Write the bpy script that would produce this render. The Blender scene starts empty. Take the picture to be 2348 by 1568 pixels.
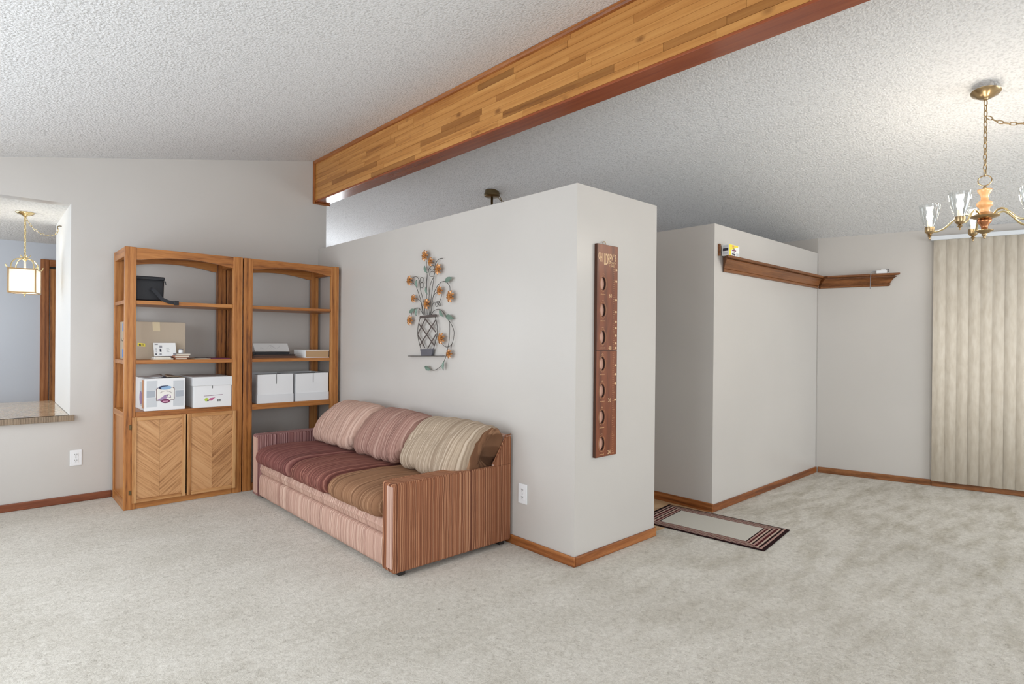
import bpy, bmesh, math, random
import numpy as np
from mathutils import Vector, Matrix, noise as mnoise

random.seed(7)
SC = bpy.context.scene
COL = SC.collection
PI = math.pi

# ------------------------------------------------------------------ camera
IW, IH = 2348.0, 1568.0
CX, CY = IW/2, IH/2
VA, VB = (-45.0, 770.0), (2612.0, 794.0)          # vanishing points of the two wall directions
FPX = math.sqrt(-((VA[0]-CX)*(VB[0]-CX) + (VA[1]-CY)*(VB[1]-CY)))
def camray(p): return Vector((p[0]-CX, -(p[1]-CY), -FPX)).normalized()
ay, ax = camray(VA), camray(VB)
az = ax.cross(ay)
CAMH = 1.255
cd = bpy.data.cameras.new('camera'); cam = bpy.data.objects.new('camera', cd); COL.objects.link(cam)
cd.sensor_fit = 'HORIZONTAL'; cd.sensor_width = 36.0; cd.lens = 36.0*FPX/IW; cd.clip_start = 0.05
cam.matrix_world = Matrix.Translation((0, 0, CAMH)) @ Matrix((ax, ay, az)).to_4x4()
SC.camera = cam

# ------------------------------------------------------------------ colour management, world, daylight
SC.view_settings.view_transform = 'Standard'; SC.view_settings.look = 'None'
SC.view_settings.gamma = 1.0; SC.view_settings.use_curve_mapping = False
SC.view_settings.exposure = 0.38
w = bpy.data.worlds.new('world'); SC.world = w; w.use_nodes = True
w.node_tree.nodes['Background'].inputs[0].default_value = (0.80, 0.88, 1.0, 1)
w.node_tree.nodes['Background'].inputs[1].default_value = 1.0

def area(name, loc, target, sx, sy, power, color=(1, 1, 1)):
    l = bpy.data.lights.new(name, 'AREA'); l.shape = 'RECTANGLE'; l.size = sx; l.size_y = sy
    l.energy = power; l.color = color
    o = bpy.data.objects.new(name, l); COL.objects.link(o); o.location = loc
    d = Vector(target)-Vector(loc); o.rotation_euler = d.to_track_quat('-Z', 'Y').to_euler()
    return o
# daylight through the windows behind the camera, then three added fill lights
DAY = (0.905, 0.965, 1.02)
area('daylight_window_1', (-1.05, 3.0, 1.35), (0, 3.0, 1.35), 3.6, 1.5, 45, DAY)
area('daylight_window_2', (0.1, -2.75, 1.35), (0.1, 0, 1.35), 2.2, 1.7, 62, DAY)
area('fill_dining_added', (5.2, -2.75, 1.35), (5.2, 0, 1.35), 2.6, 1.7, 54, DAY)  # added with its window to brighten the dining side
area('fill_kitchen_added', (-1.08, 6.9, 1.4), (0, 6.9, 1.4), 1.6, 1.2, 17, DAY)  # added to brighten the kitchen; its side wall has no window
area('fill_hall_added', (3.6, 8.75, 1.3), (3.6, 0, 1.3), 1.4, 1.8, 32, DAY)  # added to brighten the hall ceiling; the end wall is solid

# ------------------------------------------------------------------ helpers
def lin(r, g, b):
    f = lambda c: (c/255/12.92) if c/255 <= .04045 else ((c/255+.055)/1.055)**2.4
    return (f(r), f(g), f(b), 1.0)
WLOC = {}
def wl(o): return WLOC[o.name] if o is not None else Vector((0, 0, 0))
def link(name, me, mat, parent=None, smooth=False, base=False, auto=None):
    """vertices come in world space; the object gets an origin of its own"""
    co = np.empty(len(me.vertices)*3); me.vertices.foreach_get('co', co); co = co.reshape(-1, 3)
    c = (co.min(0)+co.max(0))/2
    if base: c[2] = co[:, 2].min()
    co -= c; me.vertices.foreach_set('co', co.ravel()); me.update()
    o = bpy.data.objects.new(name, me); COL.objects.link(o)
    c = Vector(c)
    o.location = c-wl(parent); o.parent = parent; WLOC[o.name] = c
    if mat is not None: me.materials.append(mat)
    if smooth:
        me.polygons.foreach_set('use_smooth', [True]*len(me.polygons))
        if auto is not None:
            try: me.set_sharp_from_angle(angle=auto)
            except Exception: pass
    return o
def empty(name, loc, label=None, cat=None, group=None, parent=None):
    o = bpy.data.objects.new(name, None); COL.objects.link(o); o.empty_display_size = .05
    o.location = Vector(loc)-wl(parent); o.parent = parent; WLOC[o.name] = Vector(loc)
    return tag(o, label, cat, group)
def tag(o, label=None, cat=None, group=None, kind=None):
    if label: o['label'] = label
    if cat: o['category'] = cat
    if group: o['group'] = group
    if kind: o['kind'] = kind
    return o
def struct(o, label=None): o['kind'] = 'structure'; return tag(o, label)

class MB:
    def __init__(s): s.v = []; s.f = []
    def add(s, vs, fs):
        n = len(s.v); s.v += [tuple(v) for v in vs]; s.f += [tuple(i+n for i in f) for f in fs]; return s
    def box(s, x0, x1, y0, y1, z0, z1, X=None):
        vs = [(x, y, z) for x in (x0, x1) for y in (y0, y1) for z in (z0, z1)]
        if X: vs = [X(*v) for v in vs]
        return s.add(vs, [(0, 1, 3, 2), (4, 6, 7, 5), (0, 4, 5, 1), (2, 3, 7, 6), (0, 2, 6, 4), (1, 5, 7, 3)])
    def prism(s, poly, a0, a1, axis='y', X=None):
        """poly: 2-D outline, extruded along axis from a0 to a1"""
        m = {'y': lambda p, a: (p[0], a, p[1]), 'x': lambda p, a: (a, p[0], p[1]), 'z': lambda p, a: (p[0], p[1], a)}[axis]
        n = len(poly); vs = [m(p, a0) for p in poly]+[m(p, a1) for p in poly]
        if X: vs = [X(*v) for v in vs]
        return s.add(vs, [tuple(range(n))[::-1], tuple(range(n, 2*n))]+[(i, (i+1) % n, n+(i+1) % n, n+i) for i in range(n)])
    def tube(s, pts, r, n=8, closed=False, cap=True):
        pts = [Vector(p) for p in pts]; N = len(pts); base = len(s.v)
        rs = r if isinstance(r, (list, tuple)) else [r]*N
        up = None
        for i, p in enumerate(pts):
            if closed: t = (pts[(i+1) % N]-pts[i-1])
            else: t = pts[min(i+1, N-1)]-pts[max(i-1, 0)]
            t.normalize()
            if up is None:
                up = Vector((0, 0, 1)) if abs(t.z) < .9 else Vector((1, 0, 0))
            up = (up-t*up.dot(t))
            if up.length < 1e-6: up = t.orthogonal()
            up.normalize(); sd = t.cross(up)
            for k in range(n):
                a = 2*PI*k/n; s.v.append(tuple(p+(up*math.cos(a)+sd*math.sin(a))*rs[i]))
        for i in range(N if closed else N-1):
            j = (i+1) % N
            for k in range(n):
                s.f.append((base+i*n+k, base+i*n+(k+1) % n, base+j*n+(k+1) % n, base+j*n+k))
        if cap and not closed:
            s.f.append(tuple(base+k for k in range(n))[::-1]); s.f.append(tuple(base+(N-1)*n+k for k in range(n)))
        return s
    def lathe(s, prof, c, n=24, ax='z'):
        base = len(s.v); c = Vector(c)
        for r, h in prof:
            for k in range(n):
                a = 2*PI*k/n
                s.v.append((c.x+r*math.cos(a), c.y+r*math.sin(a), c.z+h))
        for i in range(len(prof)-1):
            for k in range(n):
                s.f.append((base+i*n+k, base+i*n+(k+1) % n, base+(i+1)*n+(k+1) % n, base+(i+1)*n+k))
        if prof[0][0] > 1e-5: s.f.append(tuple(base+k for k in range(n))[::-1])
        if prof[-1][0] > 1e-5: s.f.append(tuple(base+(len(prof)-1)*n+k for k in range(n)))
        return s
    def mesh(s, name='m', bevel=0, seg=2, ang=None):
        me = bpy.data.meshes.new(name); me.from_pydata(s.v, [], s.f); me.validate(); 
        bm = bmesh.new(); bm.from_mesh(me)
        bmesh.ops.remove_doubles(bm, verts=bm.verts, dist=1e-6)
        bmesh.ops.recalc_face_normals(bm, faces=bm.faces)
        if bevel:
            es = [e for e in bm.edges if len(e.link_faces) == 2 and e.calc_face_angle(0) > .5]
            bmesh.ops.bevel(bm, geom=es, offset=bevel, segments=seg, affect='EDGES', profile=.6, clamp_overlap=True)
        bm.to_mesh(me); bm.free(); return me
    def build(s, name, mat, parent=None, bevel=0, seg=2, smooth=False, base=False, auto=None):
        return link(name, s.mesh(name, bevel, seg), mat, parent, smooth, base, auto)
def bx(name, x0, x1, y0, y1, z0, z1, mat, parent=None, bevel=0.0, X=None, seg=2, base=False):
    return MB().box(x0, x1, y0, y1, z0, z1, X).build(name, mat, parent, bevel, seg, base=base)
def spline(pts, n=8, closed=False):
    pts = [Vector(p) for p in pts]; out = []; N = len(pts)
    for i in range(N if closed else N-1):
        if closed: p0, p1, p2, p3 = pts[i-1], pts[i], pts[(i+1) % N], pts[(i+2) % N]
        else: p0, p1, p2, p3 = pts[max(i-1, 0)], pts[i], pts[i+1], pts[min(i+2, N-1)]
        for k in range(n):
            t = k/n
            out.append(.5*((2*p1)+(p2-p0)*t+(2*p0-5*p1+4*p2-p3)*t*t+(3*p1-p0-3*p2+p3)*t**3))
    if not closed: out.append(pts[-1])
    return out

# ------------------------------------------------------------------ materials
def newmat(name):
    m = bpy.data.materials.new(name); m.use_nodes = True
    nt = m.node_tree; b = nt.nodes['Principled BSDF']
    return m, nt, b
def nd(nt, t, **k):
    n = nt.nodes.new(t)
    for a, v in k.items(): setattr(n, a, v)
    return n
def ramp(nt, stops, interp='LINEAR'):
    r = nd(nt, 'ShaderNodeValToRGB'); cr = r.color_ramp; cr.interpolation = interp
    while len(cr.elements) < len(stops): cr.elements.new(.5)
    for e, (p, c) in zip(cr.elements, stops): e.position = p; e.color = c
    return r
def math_(nt, op, a, b=None):
    n = nd(nt, 'ShaderNodeMath', operation=op)
    for i, v in enumerate((a, b)):
        if v is None: continue
        if isinstance(v, (int, float)): n.inputs[i].default_value = v
        else: nt.links.new(v, n.inputs[i])
    return n.outputs[0]
def plain(name, col, rough=.5, metal=0, spec=.5, bump=None, coat=0):
    m, nt, b = newmat(name)
    b.inputs['Base Color'].default_value = col; b.inputs['Roughness'].default_value = rough
    b.inputs['Metallic'].default_value = metal; b.inputs['Specular IOR Level'].default_value = spec
    b.inputs['Coat Weight'].default_value = coat
    if bump:
        g = nd(nt, 'ShaderNodeNewGeometry'); n = nd(nt, 'ShaderNodeTexNoise'); n.inputs['Scale'].default_value = bump[0]
        n.inputs['Detail'].default_value = 3
        nt.links.new(g.outputs['Position'], n.inputs['Vector'])
        bp = nd(nt, 'ShaderNodeBump'); bp.inputs['Strength'].default_value = bump[1]; bp.inputs['Distance'].default_value = bump[2]
        nt.links.new(n.outputs[0], bp.inputs['Height']); nt.links.new(bp.outputs[0], b.inputs['Normal'])
    return m
def emit(name, col, strength):
    m = bpy.data.materials.new(name); m.use_nodes = True; nt = m.node_tree; nt.nodes.clear()
    e = nd(nt, 'ShaderNodeEmission'); e.inputs[0].default_value = col; e.inputs[1].default_value = strength
    o = nd(nt, 'ShaderNodeOutputMaterial'); nt.links.new(e.outputs[0], o.inputs[0]); return m
def paint(name, col, rough=.45, spec=.4):
    m, nt, b = newmat(name)
    g = nd(nt, 'ShaderNodeNewGeometry')
    n = nd(nt, 'ShaderNodeTexNoise'); n.inputs['Scale'].default_value = 1.3; n.inputs['Detail'].default_value = 2
    nt.links.new(g.outputs['Position'], n.inputs['Vector'])
    c2 = tuple(x*.96 for x in col[:3])+(1,)
    r = ramp(nt, [(.35, c2), (.65, col)]); nt.links.new(n.outputs[0], r.inputs[0])
    nt.links.new(r.outputs[0], b.inputs['Base Color'])
    b.inputs['Roughness'].default_value = rough; b.inputs['Specular IOR Level'].default_value = spec
    n2 = nd(nt, 'ShaderNodeTexNoise'); n2.inputs['Scale'].default_value = 220; nt.links.new(g.outputs['Position'], n2.inputs['Vector'])
    n3 = nd(nt, 'ShaderNodeTexNoise'); n3.inputs['Scale'].default_value = 5; nt.links.new(g.outputs['Position'], n3.inputs['Vector'])
    mx = math_(nt, 'ADD', n2.outputs[0], math_(nt, 'MULTIPLY', n3.outputs[0], 4.0))
    bp = nd(nt, 'ShaderNodeBump'); bp.inputs['Strength'].default_value = .12; bp.inputs['Distance'].default_value = .002
    nt.links.new(mx, bp.inputs['Height']); nt.links.new(bp.outputs[0], b.inputs['Normal'])
    return m
def popcorn(name, col, scale=70):
    m, nt, b = newmat(name)
    g = nd(nt, 'ShaderNodeNewGeometry')
    v = nd(nt, 'ShaderNodeTexNoise'); v.inputs['Scale'].default_value = scale; v.inputs['Detail'].default_value = 4; v.inputs['Roughness'].default_value = .65
    nt.links.new(g.outputs['Position'], v.inputs['Vector'])
    v2 = nd(nt, 'ShaderNodeTexVoronoi'); v2.inputs['Scale'].default_value = scale*.9
    nt.links.new(g.outputs['Position'], v2.inputs['Vector'])
    h = math_(nt, 'SUBTRACT', v.outputs[0], math_(nt, 'MULTIPLY', v2.outputs['Distance'], .45))
    bp = nd(nt, 'ShaderNodeBump'); bp.inputs['Strength'].default_value = .85; bp.inputs['Distance'].default_value = .010
    nt.links.new(h, bp.inputs['Height']); nt.links.new(bp.outputs[0], b.inputs['Normal'])
    r = ramp(nt, [(.05, tuple(x*.80 for x in col[:3])+(1,)), (.32, col)])
    nt.links.new(h, r.inputs[0]); nt.links.new(r.outputs[0], b.inputs['Base Color'])
    b.inputs['Roughness'].default_value = .95; b.inputs['Specular IOR Level'].default_value = .1
    return m
def wood(name, stops, axis='z', freq=26, stretch=.07, rough=.38, rot=None, ringy=.5, spec=.4, vary=.12):
    """grain runs along the given local axis; every object gets its own offset"""
    m, nt, b = newmat(name)
    tc = nd(nt, 'ShaderNodeTexCoord'); oi = nd(nt, 'ShaderNodeObjectInfo')
    off = nd(nt, 'ShaderNodeVectorMath', operation='MULTIPLY_ADD')
    cmb = nd(nt, 'ShaderNodeCombineXYZ')
    for i in range(3): nt.links.new(oi.outputs['Random'], cmb.inputs[i])
    nt.links.new(cmb.outputs[0], off.inputs[0]); off.inputs[1].default_value = (37, 53, 71); nt.links.new(tc.outputs['Object'], off.inputs[2])
    src = off.outputs[0]
    if rot is not None:
        mr = nd(nt, 'ShaderNodeMapping'); mr.inputs['Rotation'].default_value = rot
        nt.links.new(src, mr.inputs[0]); src = mr.outputs[0]
    mp = nd(nt, 'ShaderNodeMapping')
    s = [1, 1, 1]; s['xyz'.index(axis)] = stretch; mp.inputs['Scale'].default_value = s
    nt.links.new(src, mp.inputs[0])
    n1 = nd(nt, 'ShaderNodeTexNoise'); n1.inputs['Scale'].default_value = freq; n1.inputs['Detail'].default_value = 5; n1.inputs['Distortion'].default_value = .6
    n1.inputs['Roughness'].default_value = .6
    nt.links.new(mp.outputs[0], n1.inputs['Vector'])
    n2 = nd(nt, 'ShaderNodeTexNoise'); n2.inputs['Scale'].default_value = freq*7; n2.inputs['Detail'].default_value = 2
    nt.links.new(mp.outputs[0], n2.inputs['Vector'])
    wv = nd(nt, 'ShaderNodeTexWave'); wv.bands_direction = {'x': 'Y', 'y': 'Z', 'z': 'X'}[axis]; wv.inputs['Scale'].default_value = freq*.35
    wv.inputs['Distortion'].default_value = 7; wv.inputs['Detail'].default_value = 2; wv.inputs['Detail Scale'].default_value = .6
    nt.links.new(mp.outputs[0], wv.inputs['Vector'])
    f = math_(nt, 'ADD', math_(nt, 'MULTIPLY', n1.outputs[0], 1-ringy*.45), math_(nt, 'MULTIPLY', wv.outputs['Fac'], ringy*.35))
    f = math_(nt, 'ADD', f, math_(nt, 'MULTIPLY', math_(nt, 'SUBTRACT', n2.outputs[0], .5), .35))
    f = math_(nt, 'ADD', f, math_(nt, 'MULTIPLY', math_(nt, 'SUBTRACT', oi.outputs['Random'], .5), vary))
    r = ramp(nt, stops); nt.links.new(f, r.inputs[0]); nt.links.new(r.outputs[0], b.inputs['Base Color'])
    b.inputs['Roughness'].default_value = rough; b.inputs['Specular IOR Level'].default_value = spec
    bp = nd(nt, 'ShaderNodeBump'); bp.inputs['Strength'].default_value = .15; bp.inputs['Distance'].default_value = .001
    nt.links.new(f, bp.inputs['Height']); nt.links.new(bp.outputs[0], b.inputs['Normal'])
    return m
def fabric(name, axis, base, dark, light, seed=0.0, freq=14.0, mixy=0.0):
    """velvet with woven stripes that vary along one axis of the sofa"""
    m, nt, b = newmat(name)
    g = nd(nt, 'ShaderNodeNewGeometry'); sp = nd(nt, 'ShaderNodeSeparateXYZ'); nt.links.new(g.outputs['Position'], sp.inputs[0])
    wob = nd(nt, 'ShaderNodeTexNoise'); wob.inputs['Scale'].default_value = 3.5; nt.links.new(g.outputs['Position'], wob.inputs['Vector'])
    c = sp.outputs[axis]
    c = math_(nt, 'ADD', c, math_(nt, 'MULTIPLY', wob.outputs[0], .018))
    if mixy: c = math_(nt, 'ADD', c, math_(nt, 'MULTIPLY', sp.outputs['Y'], mixy))
    def n1d(f, s, det):
        n = nd(nt, 'ShaderNodeTexNoise', noise_dimensions='1D'); n.inputs['Scale'].default_value = f; n.inputs['Detail'].default_value = det
        n.inputs['Roughness'].default_value = .7
        nt.links.new(math_(nt, 'ADD', c, s), n.inputs['W']); return n.outputs[0]
    a = n1d(freq, seed+3.1, 4)
    fine = n1d(freq*9, seed+8.7, 1)
    r = ramp(nt, [(.30, dark), (.44, base), (.60, base), (.76, light)]); nt.links.new(a, r.inputs[0])
    r2 = ramp(nt, [(.38, (0, 0, 0, 1)), (.43, (1, 1, 1, 1))]); nt.links.new(fine, r2.inputs[0])
    r3 = ramp(nt, [(.57, (0, 0, 0, 1)), (.63, (1, 1, 1, 1))]); nt.links.new(fine, r3.inputs[0])
    mx = nd(nt, 'ShaderNodeMixRGB'); mx.inputs[2].default_value = dark
    nt.links.new(math_(nt, 'MULTIPLY', math_(nt, 'SUBTRACT', 1.0, r2.outputs[0]), .7), mx.inputs[0]); nt.links.new(r.outputs[0], mx.inputs[1])
    mx2 = nd(nt, 'ShaderNodeMixRGB'); mx2.inputs[2].default_value = light
    nt.links.new(math_(nt, 'MULTIPLY', r3.outputs[0], .75), mx2.inputs[0]); nt.links.new(mx.outputs[0], mx2.inputs[1])
    # nap: patches brushed one way or the other
    nap = nd(nt, 'ShaderNodeTexNoise'); nap.inputs['Scale'].default_value = 9; nap.inputs['Detail'].default_value = 3
    nt.links.new(g.outputs['Position'], nap.inputs['Vector'])
    pile = nd(nt, 'ShaderNodeTexNoise'); pile.inputs['Scale'].default_value = 260; nt.links.new(g.outputs['Position'], pile.inputs['Vector'])
    k = math_(nt, 'ADD', .84, math_(nt, 'ADD', math_(nt, 'MULTIPLY', nap.outputs[0], .2), math_(nt, 'MULTIPLY', pile.outputs[0], .14)))
    mul = nd(nt, 'ShaderNodeMixRGB', blend_type='MULTIPLY'); mul.inputs[0].default_value = 1
    nt.links.new(mx2.outputs[0], mul.inputs[1]); nt.links.new(k, mul.inputs[2])
    nt.links.new(mul.outputs[0], b.inputs['Base Color'])
    b.inputs['Roughness'].default_value = .9; b.inputs['Specular IOR Level'].default_value = .15
    b.inputs['Sheen Weight'].default_value = .18; b.inputs['Sheen Roughness'].default_value = .4; b.inputs['Sheen Tint'].default_value = light
    bp = nd(nt, 'ShaderNodeBump'); bp.inputs['Strength'].default_value = .25; bp.inputs['Distance'].default_value = .003
    nt.links.new(math_(nt, 'ADD', fine, pile.outputs[0]), bp.inputs['Height']); nt.links.new(bp.outputs[0], b.inputs['Normal'])
    return m
def carpet_mat():
    m, nt, b = newmat('carpet')
    g = nd(nt, 'ShaderNodeNewGeometry')
    def nz(sc, det=2, rough=.5, dist=0):
        n = nd(nt, 'ShaderNodeTexNoise'); n.inputs['Scale'].default_value = sc; n.inputs['Detail'].default_value = det
        n.inputs['Roughness'].default_value = rough; n.inputs['Distortion'].default_value = dist
        nt.links.new(g.outputs['Position'], n.inputs['Vector']); return n.outputs[0]
    tuft = nd(nt, 'ShaderNodeTexVoronoi'); tuft.inputs['Scale'].default_value = 95; tuft.inputs['Randomness'].default_value = 1
    wv = nd(nt, 'ShaderNodeMapping'); wv.inputs['Scale'].default_value = (1, 1.0, 1)
    nt.links.new(g.outputs['Position'], tuft.inputs['Vector'])
    fine = nz(160, 3, .7, 1.2); mid = nz(38, 3, .6, .8); big = nz(1.7, 4, .6, .5); soil = nz(3.2, 5, .65, 1.0)
    smp = nd(nt, 'ShaderNodeMapping'); smp.inputs['Rotation'].default_value = (0, 0, .55); smp.inputs['Scale'].default_value = (1.0, 3.2, 1.0); nt.links.new(g.outputs['Position'], smp.inputs[0])
    sn = nd(nt, 'ShaderNodeTexNoise'); sn.inputs['Scale'].default_value = 2.6; sn.inputs['Detail'].default_value = 7; sn.inputs['Roughness'].default_value = .7; nt.links.new(smp.outputs[0], sn.inputs['Vector']); soil = sn.outputs[0]
    f = math_(nt, 'ADD', math_(nt, 'MULTIPLY', fine, .55), math_(nt, 'MULTIPLY', mid, .45))
    base = ramp(nt, [(.28, lin(132, 124, 110)), (.40, lin(204, 198, 187)), (.58, lin(229, 224, 214)), (.75, lin(239, 235, 227))])
    nt.links.new(f, base.inputs[0])
    br = ramp(nt, [(.34, (.86, .85, .83, 1)), (.62, (1.0, 1.0, 1.0, 1))]); nt.links.new(big, br.inputs[0])
    m1 = nd(nt, 'ShaderNodeMixRGB', blend_type='MULTIPLY'); m1.inputs[0].default_value = .8
    nt.links.new(base.outputs[0], m1.inputs[1]); nt.links.new(br.outputs[0], m1.inputs[2])
    # worn, soiled traffic patches, heavier on the dining side (x > 2.6)
    sep = nd(nt, 'ShaderNodeSeparateXYZ'); nt.links.new(g.outputs['Position'], sep.inputs[0])
    side = nd(nt, 'ShaderNodeMapRange'); side.inputs['From Min'].default_value = 1.6; side.inputs['From Max'].default_value = 4.2
    nt.links.new(sep.outputs['X'], side.inputs['Value'])
    sr = ramp(nt, [(.44, (0, 0, 0, 1)), (.74, (1, 1, 1, 1))]); nt.links.new(soil, sr.inputs[0])
    k = math_(nt, 'MULTIPLY', sr.outputs[0], math_(nt, 'ADD', .16, math_(nt, 'MULTIPLY', side.outputs[0], .80)))
    m2 = nd(nt, 'ShaderNodeMixRGB', blend_type='MULTIPLY'); m2.inputs[2].default_value = (.58, .545, .46, 1)
    nt.links.new(k, m2.inputs[0]); nt.links.new(m1.outputs[0], m2.inputs[1])
    nt.links.new(m2.outputs[0], b.inputs['Base Color'])
    b.inputs['Roughness'].default_value = 1; b.inputs['Specular IOR Level'].default_value = .05
    b.inputs['Sheen Weight'].default_value = .1
    h = math_(nt, 'SUBTRACT', f, math_(nt, 'MULTIPLY', tuft.outputs['Distance'], .3))
    bp = nd(nt, 'ShaderNodeBump'); bp.inputs['Strength'].default_value = .7; bp.inputs['Distance'].default_value = .010
    nt.links.new(h, bp.inputs['Height']); nt.links.new(bp.outputs[0], b.inputs['Normal'])
    return m
def glass(name, tint=(.97, .98, .98, 1)):
    m, nt, b = newmat(name); nt.nodes.remove(b)
    tr = nd(nt, 'ShaderNodeBsdfTransparent'); tr.inputs[0].default_value = tint
    gl = nd(nt, 'ShaderNodeBsdfGlossy'); gl.inputs['Roughness'].default_value = .03
    lw = nd(nt, 'ShaderNodeLayerWeight'); lw.inputs[0].default_value = .35
    fac = math_(nt, 'ADD', .012, math_(nt, 'MULTIPLY', lw.outputs['Fresnel'], .20))
    mx = nd(nt, 'ShaderNodeMixShader'); nt.links.new(fac, mx.inputs[0]); nt.links.new(tr.outputs[0], mx.inputs[1]); nt.links.new(gl.outputs[0], mx.inputs[2])
    nt.links.new(mx.outputs[0], nt.nodes['Material Output'].inputs[0]); return m

OAK = [(.24, lin(108, 62, 30)), (.38, lin(160, 100, 50)), (.55, lin(182, 120, 64)), (.78, lin(198, 142, 82))]
OAKL = [(.22, lin(134, 86, 46)), (.40, lin(180, 126, 76)), (.55, lin(200, 150, 98)), (.80, lin(214, 168, 118))]
OAKC = [(.28, lin(146, 100, 62)), (.42, lin(186, 136, 90)), (.52, lin(204, 154, 106)), (.80, lin(214, 168, 122))]
TRIMW = [(.22, lin(104, 54, 22)), (.42, lin(146, 86, 42)), (.60, lin(170, 108, 60)), (.80, lin(190, 130, 78))]
REDW = [(.22, lin(84, 42, 24)), (.45, lin(122, 66, 40)), (.75, lin(146, 86, 56))]
CROWN = [(.22, lin(92, 54, 26)), (.42, lin(126, 78, 42)), (.60, lin(148, 96, 56)), (.80, lin(166, 114, 70))]
M = dict(
    wall=paint('wall_paint', lin(203, 198, 192), .30, .5), white=plain('white_paint', lin(236, 235, 232), .5, bump=(180, .1, .002)),
    ceil=popcorn('popcorn_ceiling', lin(242, 242, 242), 84), kceil=popcorn('kitchen_ceiling', lin(232, 231, 228), 70),
    carpet=carpet_mat(),
    oak_x=wood('oak_x', OAK, 'x'), oak_y=wood('oak_y', OAK, 'y'), oak_z=wood('oak_z', OAK, 'z'),
    chev_l=wood('oak_chevron_left', OAKC, 'x', 95, .03, rot=(0, -.72, 0), ringy=.3), chev_r=wood('oak_chevron_right', OAKC, 'x', 95, .03, rot=(0, .72, 0), ringy=.3),
    oakl_x=wood('oak_light_x', OAKL, 'x'), oakl_z=wood('oak_light_z', OAKL, 'z'),
    trim_x=wood('trim_wood_x', TRIMW, 'x'), trim_y=wood('trim_wood_y', TRIMW, 'y'), trim_z=wood('trim_wood_z', TRIMW, 'z'),
    red_x=wood('red_trim_x', REDW, 'x'), crown_x=wood('crown_wood_x', CROWN, 'x', 18), crown_y=wood('crown_wood_y', CROWN, 'y', 18),
    brass=plain('antique_brass', lin(172, 148, 112), .28, 1), brassd=plain('dark_brass', lin(122, 106, 78), .3, 1), polbrass=plain('polished_brass', lin(216, 196, 150), .18, 1),
    copper=plain('copper_brass', lin(190, 130, 92), .3, 1),
    plate=plain('outlet_plastic', lin(238, 239, 240), .35), slot=plain('outlet_slot', lin(90, 90, 88), .6),
    blk=plain('black_nylon', lin(30, 31, 36), .55, bump=(300, .3, .002)), blk2=plain('black_strap', lin(38, 39, 44), .7),
    card=plain('cardboard', lin(186, 170, 150), .8, bump=(60, .1, .002)), tape=plain('kraft_tape', lin(212, 194, 160), .45), yellow=plain('yellow_sticker', lin(246, 226, 72), .5),
    bluetape=plain('blue_tape', lin(92, 142, 214), .5), ink=plain('dark_ink', lin(46, 44, 58), .6), greyink=plain('grey_ink', lin(150, 150, 156), .6),
    wbox=plain('white_board', lin(236, 236, 236), .6), wbox2=plain('white_board_shade', lin(228, 229, 230), .6), inside=plain('box_inside', lin(120, 118, 116), .9),
    lgrey=plain('print_light_grey', lin(204, 207, 210), .6), mgrey=plain('print_mid_grey', lin(172, 178, 186), .6),
    maroon=plain('print_maroon', lin(118, 46, 88), .5), cream=plain('print_cream', lin(240, 236, 228), .6), purple=plain('print_purple', lin(162, 136, 172), .6),
    pink=plain('print_pink', lin(232, 176, 200), .6), blueh=plain('print_blue', lin(144, 178, 212), .5), navy=plain('print_navy', lin(44, 52, 84), .5),
    brownink=plain('print_brown', lin(118, 88, 84), .6), lime=plain('print_lime', lin(186, 206, 78), .6), rose=plain('print_rose', lin(190, 96, 138), .6), orange=plain('print_orange', lin(226, 168, 126), .6),
    paper=plain('white_paper', lin(242, 242, 240), .6), pages=plain('book_pages', lin(226, 214, 194), .8), pagetan=plain('tan_pages', lin(184, 150, 112), .8),
    bookred=plain('book_red', lin(164, 108, 84), .5), bookgrey=plain('book_grey', lin(122, 118, 122), .5), album=plain('album_brown', lin(104, 70, 52), .6), albumd=plain('album_dark', lin(50, 38, 34), .6), binder=plain('black_binder', lin(26, 27, 32), .5),
    petal=plain('petal_copper', lin(186, 130, 78), .32, .5), petal2=plain('petal_centre', lin(206, 138, 60), .4, .3), leaf=plain('leaf_green', lin(116, 138, 124), .45, .1), wire=plain('wire_dark', lin(78, 74, 70), .45, .3), vaseg=plain('vase_grey', lin(108, 108, 116), .4, .4), rimb=plain('vase_rim', lin(92, 82, 78), .5, .3),
    photo=plain('oval_photo', lin(206, 160, 140), .3), gold=plain('gold_letters', lin(222, 184, 142), .4), gold2=plain('gold_print', lin(186, 140, 100), .5),
    laminate=wood('laminate_edge', [(.25, lin(104, 88, 70)), (.5, lin(140, 120, 98)), (.75, lin(160, 142, 118))], 'z', 60, .1), vinyl=wood('vinyl_plank', [(.25, lin(176, 140, 104)), (.5, lin(200, 166, 128)), (.75, lin(214, 184, 148))], 'y', 16),
    glass=glass('clear_glass'), bulb=emit('bulb_glow', (1.0, .90, .74, 1), 26), lampglow=emit('lantern_bulb', (1.0, .93, .80, 1), 14),
    candle=plain('candle_sleeve', lin(246, 240, 226), .5), maple=wood('turned_maple', [(.3, lin(170, 128, 88)), (.6, lin(190, 150, 110))], 'z', 10, .2, .25),
    rail=plain('blind_rail', lin(222, 226, 230), .4), dark=plain('dark_foot', lin(40, 34, 30), .7),
)
def counter_mat():
    m, nt, b = newmat('counter_top'); g = nd(nt, 'ShaderNodeNewGeometry'); n = nd(nt, 'ShaderNodeTexNoise'); n.inputs['Scale'].default_value = 34; n.inputs['Detail'].default_value = 6
    nt.links.new(g.outputs['Position'], n.inputs['Vector']); r = ramp(nt, [(.3, lin(176, 150, 120)), (.7, lin(212, 190, 160))]); nt.links.new(n.outputs[0], r.inputs[0])
    nt.links.new(r.outputs[0], b.inputs['Base Color']); b.inputs['Roughness'].default_value = .12; return m
M['counter'] = counter_mat()
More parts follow.
